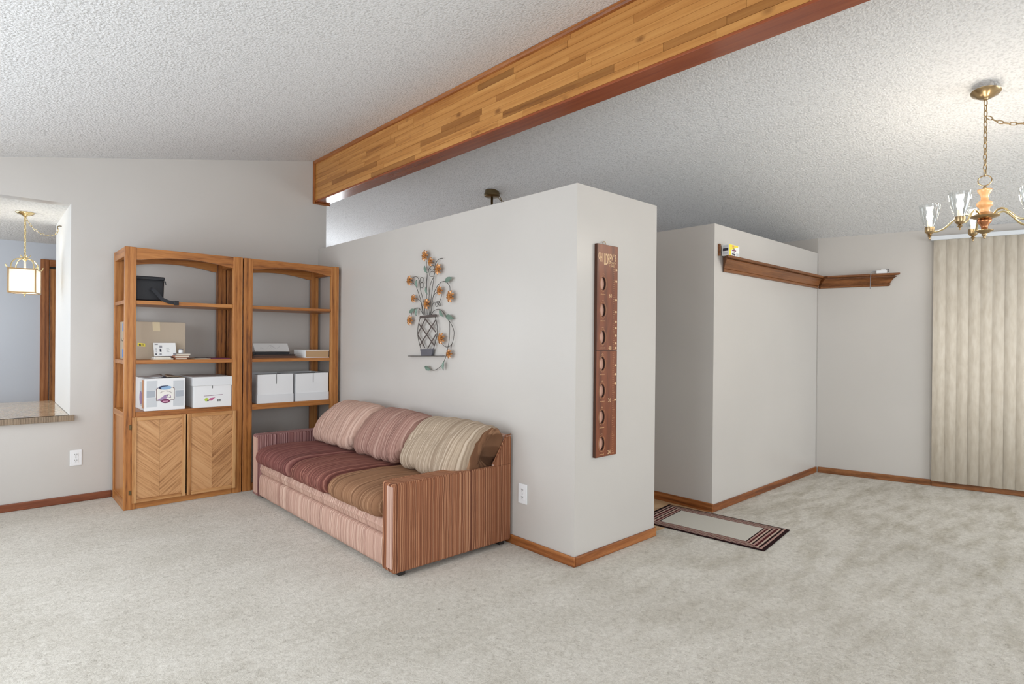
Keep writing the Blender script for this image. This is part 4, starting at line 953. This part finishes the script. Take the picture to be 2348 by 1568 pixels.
GX0, GX1, GY0, GY1 = 2.590, 2.779, YE-.021, YE-.001
OV = [1.589, 1.436, 1.280, 1.126, .970, .819, .664]; OX = 2.644; ORX, ORZ = .0235, .038
def chart_board(z0, z1, ovs):
    mb = MB(); XS = OX+.052; n = 36; walls = []
    cuts = [z0]+[(a+b_)/2 for a, b_ in zip(sorted(ovs), sorted(ovs)[1:])]+[z1]
    for zc, c0, c1 in zip(sorted(ovs), cuts, cuts[1:]):
        angs = sorted([2*PI*k/n for k in range(n)]+[math.atan2(zz-zc, xx-OX) % (2*PI) for xx in (GX0, XS) for zz in (c0, c1)])
        e_ = []; o_ = []
        for a in angs:
            ca_, sa_ = math.cos(a), math.sin(a)
            e_.append((OX+ORX*ca_, zc+ORZ*sa_))
            ts = []
            if ca_ > 1e-9: ts.append((XS-OX)/ca_)
            if ca_ < -1e-9: ts.append((GX0-OX)/ca_)
            if sa_ > 1e-9: ts.append((c1-zc)/sa_)
            if sa_ < -1e-9: ts.append((c0-zc)/sa_)
            t_ = min(ts); o_.append((OX+ca_*t_, zc+sa_*t_))
        m_ = len(angs)
        vs = [(p[0], GY0, p[1]) for p in e_]+[(p[0], GY0, p[1]) for p in o_]
        mb.add(vs, [(i, m_+i, m_+(i+1) % m_, (i+1) % m_) for i in range(m_)])
        wv_ = MB(); wv_.add([(p[0], GY0+.0002, p[1]) for p in e_]+[(p[0], GY0+.0144, p[1]) for p in e_], [(i, (i+1) % m_, m_+(i+1) % m_, m_+i) for i in range(m_)])
        walls.append(wv_)
    mb.add([(XS, GY0, z0), (GX1, GY0, z0), (GX1, GY0, z1), (XS, GY0, z1)], [(0, 1, 2, 3)])
    o = mb.build('chart_board', M['chart'], gc)
    for wv_ in walls: wv_.build('oval_rim', M['ovalrim'], o, smooth=True)
    bx('board_backing', GX0, GX1, GY0+.0145, GY1, z0, z1, M['chartd'], o)
    for r in ((GX0-.0012, GX0, z0, z1), (GX1, GX1+.0012, z0, z1)): bx('board_edge', r[0], r[1], GY0, GY1, r[2], r[3], M['chartd'], o)
    bx('board_edge', GX0, GX1, GY0, GY1, z1, z1+.0012, M['chartd'], o); bx('board_edge', GX0, GX1, GY0, GY1, z0-.0012, z0, M['chartd'], o)
    for zc in ovs:
        mb = MB(); mb.prism([(OX+ORX*1.0*math.cos(2*PI*k/24), zc+ORZ*1.0*math.sin(2*PI*k/24)) for k in range(24)], GY0+.0125, GY0+.0142).build('oval_photo', M['photo'], o)
        ringp = [(OX+ORX*1.28*math.cos(2*PI*k/28), GY0-.0004, zc+ORZ*1.22*math.sin(2*PI*k/28)) for k in range(28)]
        MB().tube(ringp, .0011, 5, closed=True).build('oval_border', M['gold2'], o)
        MB().prism([(OX-.012, zc+.052), (OX, zc+.060), (OX+.012, zc+.052), (OX, zc+.055)], GY0-.0006, GY0).build('printed_crest', M['gold2'], o)
        mb = MB()
        for k in range(6): mb.box(OX-.022+k*.0075, OX-.022+k*.0075+.0055, GY0-.0006, GY0, zc-.064, zc-.060+.0015*(k % 2))
        mb.build('caption_print', M['gold2'], o)
    return o
bU = chart_board(1.2045, 1.815, OV[:3]); bL = chart_board(.589, 1.2015, OV[3:])
for zi, s in ((60, '60'), (48, '48'), (36, '36'), (24, '24')):
    textmesh(s, .032, (2.712, GY0-.0004, zi*.0254-.012), M['gold'], bU if zi > 47 else bL, 'number_print', sx=.9)
for part, (za, zb2) in ((bU, (1.21, 1.70)), (bL, (.60, 1.195))):
    mb = MB(); k = 0; z = za
    while z < zb2:
        lng = .022 if k % 4 == 0 else .012
        mb.box(2.738, 2.738+lng, GY0-.0005, GY0, z, z+.0016); z += .0127; k += 1
    mb.build('ruler_ticks', M['gold2'], part)
for zc in (1.677, 1.610, 1.500, 1.430, 1.372, 1.335, 1.290, 1.245, 1.218): 
    disc(MB(), 2.766, zc, .0085, .0065, GY0, 12, .0012).build('painted_dot', M['gold'], bU)
for zc in (1.115, 1.062, 1.008, .912): disc(MB(), 2.766, zc, .0085, .0065, GY0, 12, .0012).build('painted_dot', M['gold'], bL)
title = "CHILDREN'S"
n = len(title)
for i, ch in enumerate(title):
    u = i/(n-1); hgt = .040+.028*math.sin(PI*min(1, u*1.35))*(1 if u < .74 else .35)
    o = textmesh(ch, hgt*1.36, (2.607+.150*u, GY0-.0004, 1.768-hgt), M['gold'], bU, 'title_letter', bold=.0012, sx=.36 if hgt > .055 else .46)
textmesh('GROWTH', .020, (2.728, GY0-.0004, 1.708), M['gold'], bU, 'title_print', sx=.8)
textmesh('CHART', .018, (2.726, GY0-.0004, 1.691), M['gold'], bU, 'title_print', sx=.9)
MB().tube([(2.664+.013*math.cos(a), YE-.010, 1.822+.014*math.sin(a)) for a in [PI*k/12-.1 for k in range(13)]], .0022, 6).build('hanging_loop', M['brass'], gc, smooth=True)

# ------------------------------------------------------------------ plate rail on the dining walls
CP = [(0, 1.788), (.010, 1.788), (.017, 1.792), (.020, 1.801), (.019, 1.804), (.012, 1.806), (.012, 1.810), (.019, 1.813), (.024, 1.826), (.034, 1.846), (.048, 1.862), (.060, 1.869), (.060, 1.873), (.050, 1.875), (.050, 1.880), (.076, 1.883), (.080, 1.888), (.080, 1.901), (0, 1.901)]
pr_ = empty('plate_rail', (6.0, YEN, 1.792), 'brown crown-moulding shelf wrapping the dining room corner', 'shelf')
# rail on the closet wall: outline swept from a mitred left return to the corner
def rail(name, fn, mat):
    mb = MB(); k = len(CP); vs = []
    for end in (0, 1): vs += [fn(end, d, z) for d, z in CP]
    mb.add(vs, [tuple(range(k)), tuple(range(k, 2*k))[::-1]]+[(j, (j+1) % k, k+(j+1) % k, k+j) for j in range(k)]); return mb.build(name, mat, pr_)
rail('rail_section', lambda e_, d, z: ((4.118-d if e_ == 0 else 6.0-d*.98), YEN-.0008-d, z), M['crown_x'])
rail('rail_section', lambda e_, d, z: far((d*1.02+.004 if e_ == 0 else .565+d*1.2), d+.0008, z), M['crown_y'])
bx('end_block', 4.034, 4.052, YEN-.016, YEN-.001, 1.9015, 1.990, M['crown_y'], pr_, .002)
# carton of light bulbs
e = empty('bulb_carton', (4.14, 2.08, 1.901), 'small yellow and white light bulb carton at the left end of the plate rail', 'box')
bx0, bx1, by0, by1, bz0, bz1 = 4.062, 4.225, 2.056, 2.112, 1.9015, 1.985
bx('carton_body', bx0, bx1, by0, by1, bz0, bz1, M['paper'], e, .002)
yy = by0-.0002
MB().prism([(bx0+.002, bz0+.002), (bx0+.030, bz0+.002), (bx0+.036, bz0+.045), (bx1-.02, bz1-.012), (bx1-.02, bz1-.002), (bx0+.002, bz1-.002)], yy-.0005, yy).build('yellow_print', M['yellow'], e)
disc(MB(), bx0+.062, bz1-.013, .016, .009, yy-.0006, 14).build('orange_print', M['orange'], e)
for k, (xa, ln, zz, hh) in enumerate(((.062, .024, .050, .005), (.045, .062, .037, .008), (.044, .014, .026, .004), (.072, .016, .024, .004), (.046, .052, .010, .007), (.078, .018, .004, .006))):
    MB().box(bx0+xa, bx0+xa+ln, yy-.0011, yy-.0005, bz0+zz, bz0+zz+hh).build('text_print', M['ink'] if k != 1 else M['maroon'], e)
MB().box(bx1-.05, bx1-.012, yy-.0010, yy, bz0+.003, bz0+.024).build('grey_print', M['lgrey'], e)
for k, (zz, m) in enumerate(((bz0+.018, 'lgrey'), (bz0+.044, 'ink'), (bz0+.066, 'lgrey'))):
    MB().box(bx0-.0008, bx0-.0002, by0+.006, by1-.008, zz-.010, zz+.010).build('side_print', M[m], e)
# white adapter with a hanging cord
e = empty('power_adapter', far(.53, .05, 1.901), 'small white adapter with a dangling grey cord on the plate rail end', 'adapter')
MB().box(.478, .560, .030, .070, 1.9015, 1.930, far).build('adapter_body', M['plate'], e, .004)
MB().box(.515, .556, .034, .066, 1.9305, 1.940, far).build('adapter_cap', M['wbox'], e, .003)
MB().tube(spline([far(.476, .05, 1.925), far(.455, .06, 1.925), far(.440, .078, 1.912), far(.436, .090, 1.895), far(.434, .090, 1.82), far(.432, .070, 1.765)], 6), .0028, 6).build('cord', M['greyink'], e, smooth=True)
MB().tube(spline([far(.555, .04, 1.942), far(.575, .045, 1.938), far(.572, .05, 1.915)], 5), .002, 6).build('cord', M['ink'], e, smooth=True)

# ------------------------------------------------------------------ vertical blinds on the far wall
vb = empty('vertical_blind', far(2.2, .05, .05), 'closed beige vertical blinds over the patio door', 'blinds')
hr = MB().box(.885, 3.7, .022, .072, 2.172, 2.208, far).build('head_rail', M['rail'], vb, .003)
m, nt, b = newmat('blind_fabric'); g = nd(nt, 'ShaderNodeNewGeometry'); mp = nd(nt, 'ShaderNodeMapping'); mp.inputs['Scale'].default_value = (1, 1, .25); nt.links.new(g.outputs['Position'], mp.inputs[0])
n_ = nd(nt, 'ShaderNodeTexNoise'); n_.inputs['Scale'].default_value = 40; n_.inputs['Detail'].default_value = 5; nt.links.new(mp.outputs[0], n_.inputs['Vector'])
r_ = ramp(nt, [(.3, lin(214, 202, 184)), (.7, lin(230, 220, 204))]); nt.links.new(n_.outputs[0], r_.inputs[0]); nt.links.new(r_.outputs[0], b.inputs['Base Color']); b.inputs['Roughness'].default_value = .9
M['blind'] = m
sw = .089; stp = .079; first = None; ns = int((3.66-.905)/stp)
vs = []; fs = []; kk = 8
for i in range(kk+1):
    u = i/kk-.5; nn_ = .0034*math.cos(u*PI*2)+u*.008
    for zz in (0, 2.12): vs += [(u*sw, nn_, zz), (u*sw, nn_+.0008, zz)]
# cross-section is a shallow wave, slats overlap like fish scales
slat_v = vs
for i in range(kk):
    a = i*4; c = a+4
    fs += [(a, c, c+2, a+2), (a+1, a+3, c+3, c+1), (a, a+1, c+1, c), (a+2, c+2, c+3, a+3)]
sme = None
for k in range(ns):
    s0 = .905+sw/2+k*stp
    if sme is None:
        mb = MB(); mb.add([(FD*v[0]+FN*v[1]+Vector((0, 0, v[2]))) for v in slat_v], fs); sme = mb.mesh('slat'); sme.materials.append(M['blind']); sme.polygons.foreach_set('use_smooth', [True]*len(sme.polygons))
    o = bpy.data.objects.new('slat', sme); COL.objects.link(o); o.parent = vb; o.location = Vector(far(s0, .047+.002*((k*7) % 3-1), .052))-wl(vb)

# ------------------------------------------------------------------ chandelier
DX, DY = 4.103, .588; ZCN = 2.655
ch = empty('chandelier', (DX, DY, 1.846), 'five-arm brass and wood chandelier with clear glass shades and lit bulbs', 'chandelier')
cn = MB().lathe([(.001, -.045), (.010, -.045), (.014, -.036), (.034, -.030), (.046, -.018), (.064, -.008), (.069, 0), (.001, 0)], (0, 0, 0), 32)
cn.v = [tuple(Matrix.Rotation(math.atan(.2), 3, 'Y') @ Vector(v)) for v in cn.v]; cn.v = [(v[0]+DX, v[1]+DY, v[2]+ZCN+.004) for v in cn.v]
cn.build('canopy', M['brass'], ch, smooth=True, auto=.9)
chain_links(MB(), [(DX, DY, 2.615), (DX, DY, 2.195)], .016, .036, .0028).build('chain', M['brass'], ch, smooth=True)
chain_links(MB(), spline([(DX+.004, DY-.006, 2.522), (4.112, .52, 2.475), (4.126, .43, 2.450), (4.15, .25, 2.44), (4.2, 0.0, 2.47), (4.24, -.25, 2.60)], 8), .016, .036, .0026).build('swag_chain', M['brass'], ch, smooth=True)
vw = Vector((DX, DY, 0)).normalized(); lat = Vector((-vw.y, vw.x, 0))           # lat points to the left as seen from the living room
ring = [Vector((DX, DY, 2.168))+lat*(.030*math.cos(a))+Vector((0, 0, .028*math.sin(a))) for a in [2*PI*k/24 for k in range(24)]]
MB().tube(ring, .0032, 6, closed=True).build('hanging_ring', M['brass'], ch, smooth=True)
MB().lathe([(.001, .142), (.006, .14), (.007, .132), (.010, .126), (.012, .122)], (DX, DY, 2.0), 16).build('ring_collar', M['brass'], ch, smooth=True)
MB().lathe([(.012, .122), (.034, .118), (.032, .108), (.022, .092), (.017, .074), (.019, .058), (.032, .050), (.038, .040), (.036, .028), (.026, .020), (.022, .008), (.024, -.002), (.030, -.012)], (DX, DY, 2.0), 28).build('turned_column', M['maple'], ch, smooth=True)
MB().lathe([(.024, -.006), (.040, -.014), (.062, -.026), (.068, -.030), (.066, -.034), (.040, -.044), (.020, -.050), (.001, -.050)], (DX, DY, 2.0), 32).build('arm_plate', M['brass'], ch, smooth=True, auto=.9)
MB().lathe([(.034, -.050), (.032, -.062), (.020, -.078), (.015, -.090), (.016, -.098)], (DX, DY, 2.0), 24).build('lower_column', M['copper'], ch, smooth=True)
MB().lathe([(.016, -.098), (.026, -.103), (.042, -.109), (.040, -.112), (.022, -.122), (.010, -.128), (.013, -.134), (.008, -.140), (.006, -.146), (.008, -.150), (.001, -.156)], (DX, DY, 2.0), 24).build('bottom_finial', M['brass'], ch, smooth=True)
for k in range(5):
    th = math.radians(-6+72*k)
    u = lat*math.cos(th)-vw*math.sin(th)
    R_ = .250
    def at(r, z): return Vector((DX, DY, z))+u*r
    a_ = MB().tube(spline([at(.045, 1.968), at(.075, 1.990), at(.105, 1.992), at(.140, 1.965), at(.175, 1.930), at(.210, 1.914), at(.235, 1.916), at(R_, 1.926)], 6), .0055, 8).build('arm', M['polbrass'], ch, smooth=True)
    c = at(R_, 1.926)
    MB().lathe([(.001, -.056), (.005, -.054), (.006, -.048), (.003, -.044), (.010, -.038), (.013, -.034), (.006, -.028), (.016, -.022), (.023, -.012), (.024, -.008), (.024, .016), (.021, .016), (.021, -.004), (.001, -.006)], c, 20).build('candle_cup', M['brass'], a_, smooth=True, auto=.7)
    MB().lathe([(.022, .012), (.030, .035), (.040, .066), (.048, .100), (.0525, .135), (.0535, .146), (.0520, .146), (.0510, .135), (.0465, .100), (.0385, .066), (.0285, .035), (.0205, .012)], c, 32).build('glass_shade', M['glass'], a_, smooth=True, auto=.9)
    MB().lathe([(.012, -.004), (.012, .052), (.001, .053)], c, 14).build('candle_sleeve', M['candle'], a_, smooth=True, auto=.7)
    MB().lathe([(.008, .0535), (.014, .066), (.0165, .078), (.014, .094), (.008, .108), (.003, .120), (.001, .126)], c, 14).build('light_bulb', M['bulb'], a_, smooth=True)
    point('bulb_light', c+Vector((0, 0, .16)), 1.7, (1.0, .90, .76), ch, .02)

# hanging fixture in the hallway behind the partition
HX, HY = 3.735, 4.37; HZ = 2.734
e = empty('hall_pendant', (HX, HY, 1.8), 'brass ceiling canopy and rod of a hallway light behind the partition', 'pendant lamp')
MB().lathe([(.001, -.052), (.030, -.052), (.070, -.046), (.078, -.038), (.078, -.018), (.070, .0), (.070, .016), (.001, .016)], (HX, HY, HZ-.005), 32).build('canopy', M['brassd'], e, smooth=True, auto=.7)
MB().tube([(HX, HY, HZ-.05), (HX, HY, 2.02)], .012, 12).build('rod', M['brass'], e, smooth=True)
chain_links(MB(), spline([(HX+.075, HY-.01, HZ-.035), (HX+.12, HY-.01, HZ-.07), (HX+.16, HY, HZ-.09), (HX+.20, HY, HZ-.06)], 5), .02, .05, .004).build('swag_chain', M['brassd'], e, smooth=True)
MB().lathe([(.012, .22), (.04, .20), (.09, .12), (.12, .02), (.115, .02), (.085, .115), (.035, .19)], (HX, HY, 1.8), 28).build('glass_shade', M['candle'], e, smooth=True)
MB().lathe([(.001, 0), (.02, .01), (.03, .035), (.02, .065), (.012, .08)], (HX, HY, 1.85), 16).build('light_bulb', M['candle'], e, smooth=True)

# ------------------------------------------------------------------ hallway rug
RA, RB_, RC = Vector((3.990, 1.573)), Vector((3.474, 1.516)), Vector((3.905, 2.44))
RD = RB_+(RC-RA)
m, nt, b = newmat('rug_weave')
tc = nd(nt, 'ShaderNodeTexCoord'); sp = nd(nt, 'ShaderNodeSeparateXYZ')
uvn = nd(nt, 'ShaderNodeUVMap'); nt.links.new(uvn.outputs[0], sp.inputs[0])
LU, LV = (RA-RB_).length, (RC-RA).length
du = math_(nt, 'MULTIPLY', math_(nt, 'SUBTRACT', .5, math_(nt, 'ABSOLUTE', math_(nt, 'SUBTRACT', sp.outputs[0], .5))), LU)
dv = math_(nt, 'MULTIPLY', math_(nt, 'SUBTRACT', .5, math_(nt, 'ABSOLUTE', math_(nt, 'SUBTRACT', sp.outputs[1], .5))), LV)
dd = math_(nt, 'MINIMUM', math_(nt, 'MULTIPLY', du, 1.55), dv)
nz_ = nd(nt, 'ShaderNodeTexNoise'); nz_.inputs['Scale'].default_value = 60; g = nd(nt, 'ShaderNodeNewGeometry'); nt.links.new(g.outputs['Position'], nz_.inputs['Vector'])
dd = math_(nt, 'ADD', dd, math_(nt, 'MULTIPLY', math_(nt, 'SUBTRACT', nz_.outputs[0], .5), .003))
dk, rs, tn, mr = lin(44, 28, 28), lin(176, 142, 132), lin(196, 172, 156), lin(86, 40, 42)
st = [(0, dk), (.020, rs), (.033, dk), (.046, tn), (.058, mr), (.074, rs), (.088, dk), (.098, tn), (.110, mr), (.122, rs), (.134, dk), (.142, lin(204, 200, 190))]
rp = ramp(nt, [(min(1, p/.16), c) for p, c in st], 'CONSTANT'); nt.links.new(math_(nt, 'DIVIDE', dd, .16), rp.inputs[0])
nt.links.new(rp.outputs[0], b.inputs['Base Color']); b.inputs['Roughness'].default_value = 1; b.inputs['Specular IOR Level'].default_value = .05
wv = nd(nt, 'ShaderNodeTexNoise'); wv.inputs['Scale'].default_value = 400; nt.links.new(g.outputs['Position'], wv.inputs['Vector']); bp = nd(nt, 'ShaderNodeBump'); bp.inputs['Strength'].default_value = .5; bp.inputs['Distance'].default_value = .003
nt.links.new(wv.outputs[0], bp.inputs['Height']); nt.links.new(bp.outputs[0], b.inputs['Normal'])
NU, NV = 14, 30
vs = []; uv = []; fs = []
for i in range(NU+1):
    for j in range(NV+1):
        u, v = i/NU, j/NV
        p = RB_.lerp(RA, u).lerp(RD.lerp(RC, u), v)
        wob = .006*mnoise.noise(Vector((v*6, u*2, 1)))
        vs.append((p.x+wob, p.y, .008+.0022*mnoise.noise(Vector((u*4, v*7, 3))))); uv.append((u, v))
for i in range(NU):
    for j in range(NV):
        a = i*(NV+1)+j; fs.append((a, a+NV+1, a+NV+2, a+1))
me = bpy.data.meshes.new('area_rug'); me.from_pydata(vs, [], fs); ul = me.uv_layers.new(name='UVMap')
for lp in me.loops: ul.data[lp.index].uv = uv[lp.vertex_index]
o = link('area_rug', me, m, None, True); md = o.modifiers.new('solid', 'SOLIDIFY'); md.thickness = .006; md.offset = -1
tag(o, 'small rectangular rug with dark maroon striped border at the hallway entrance', 'rug')
print('staves', nst, 'objects', len(bpy.data.objects))
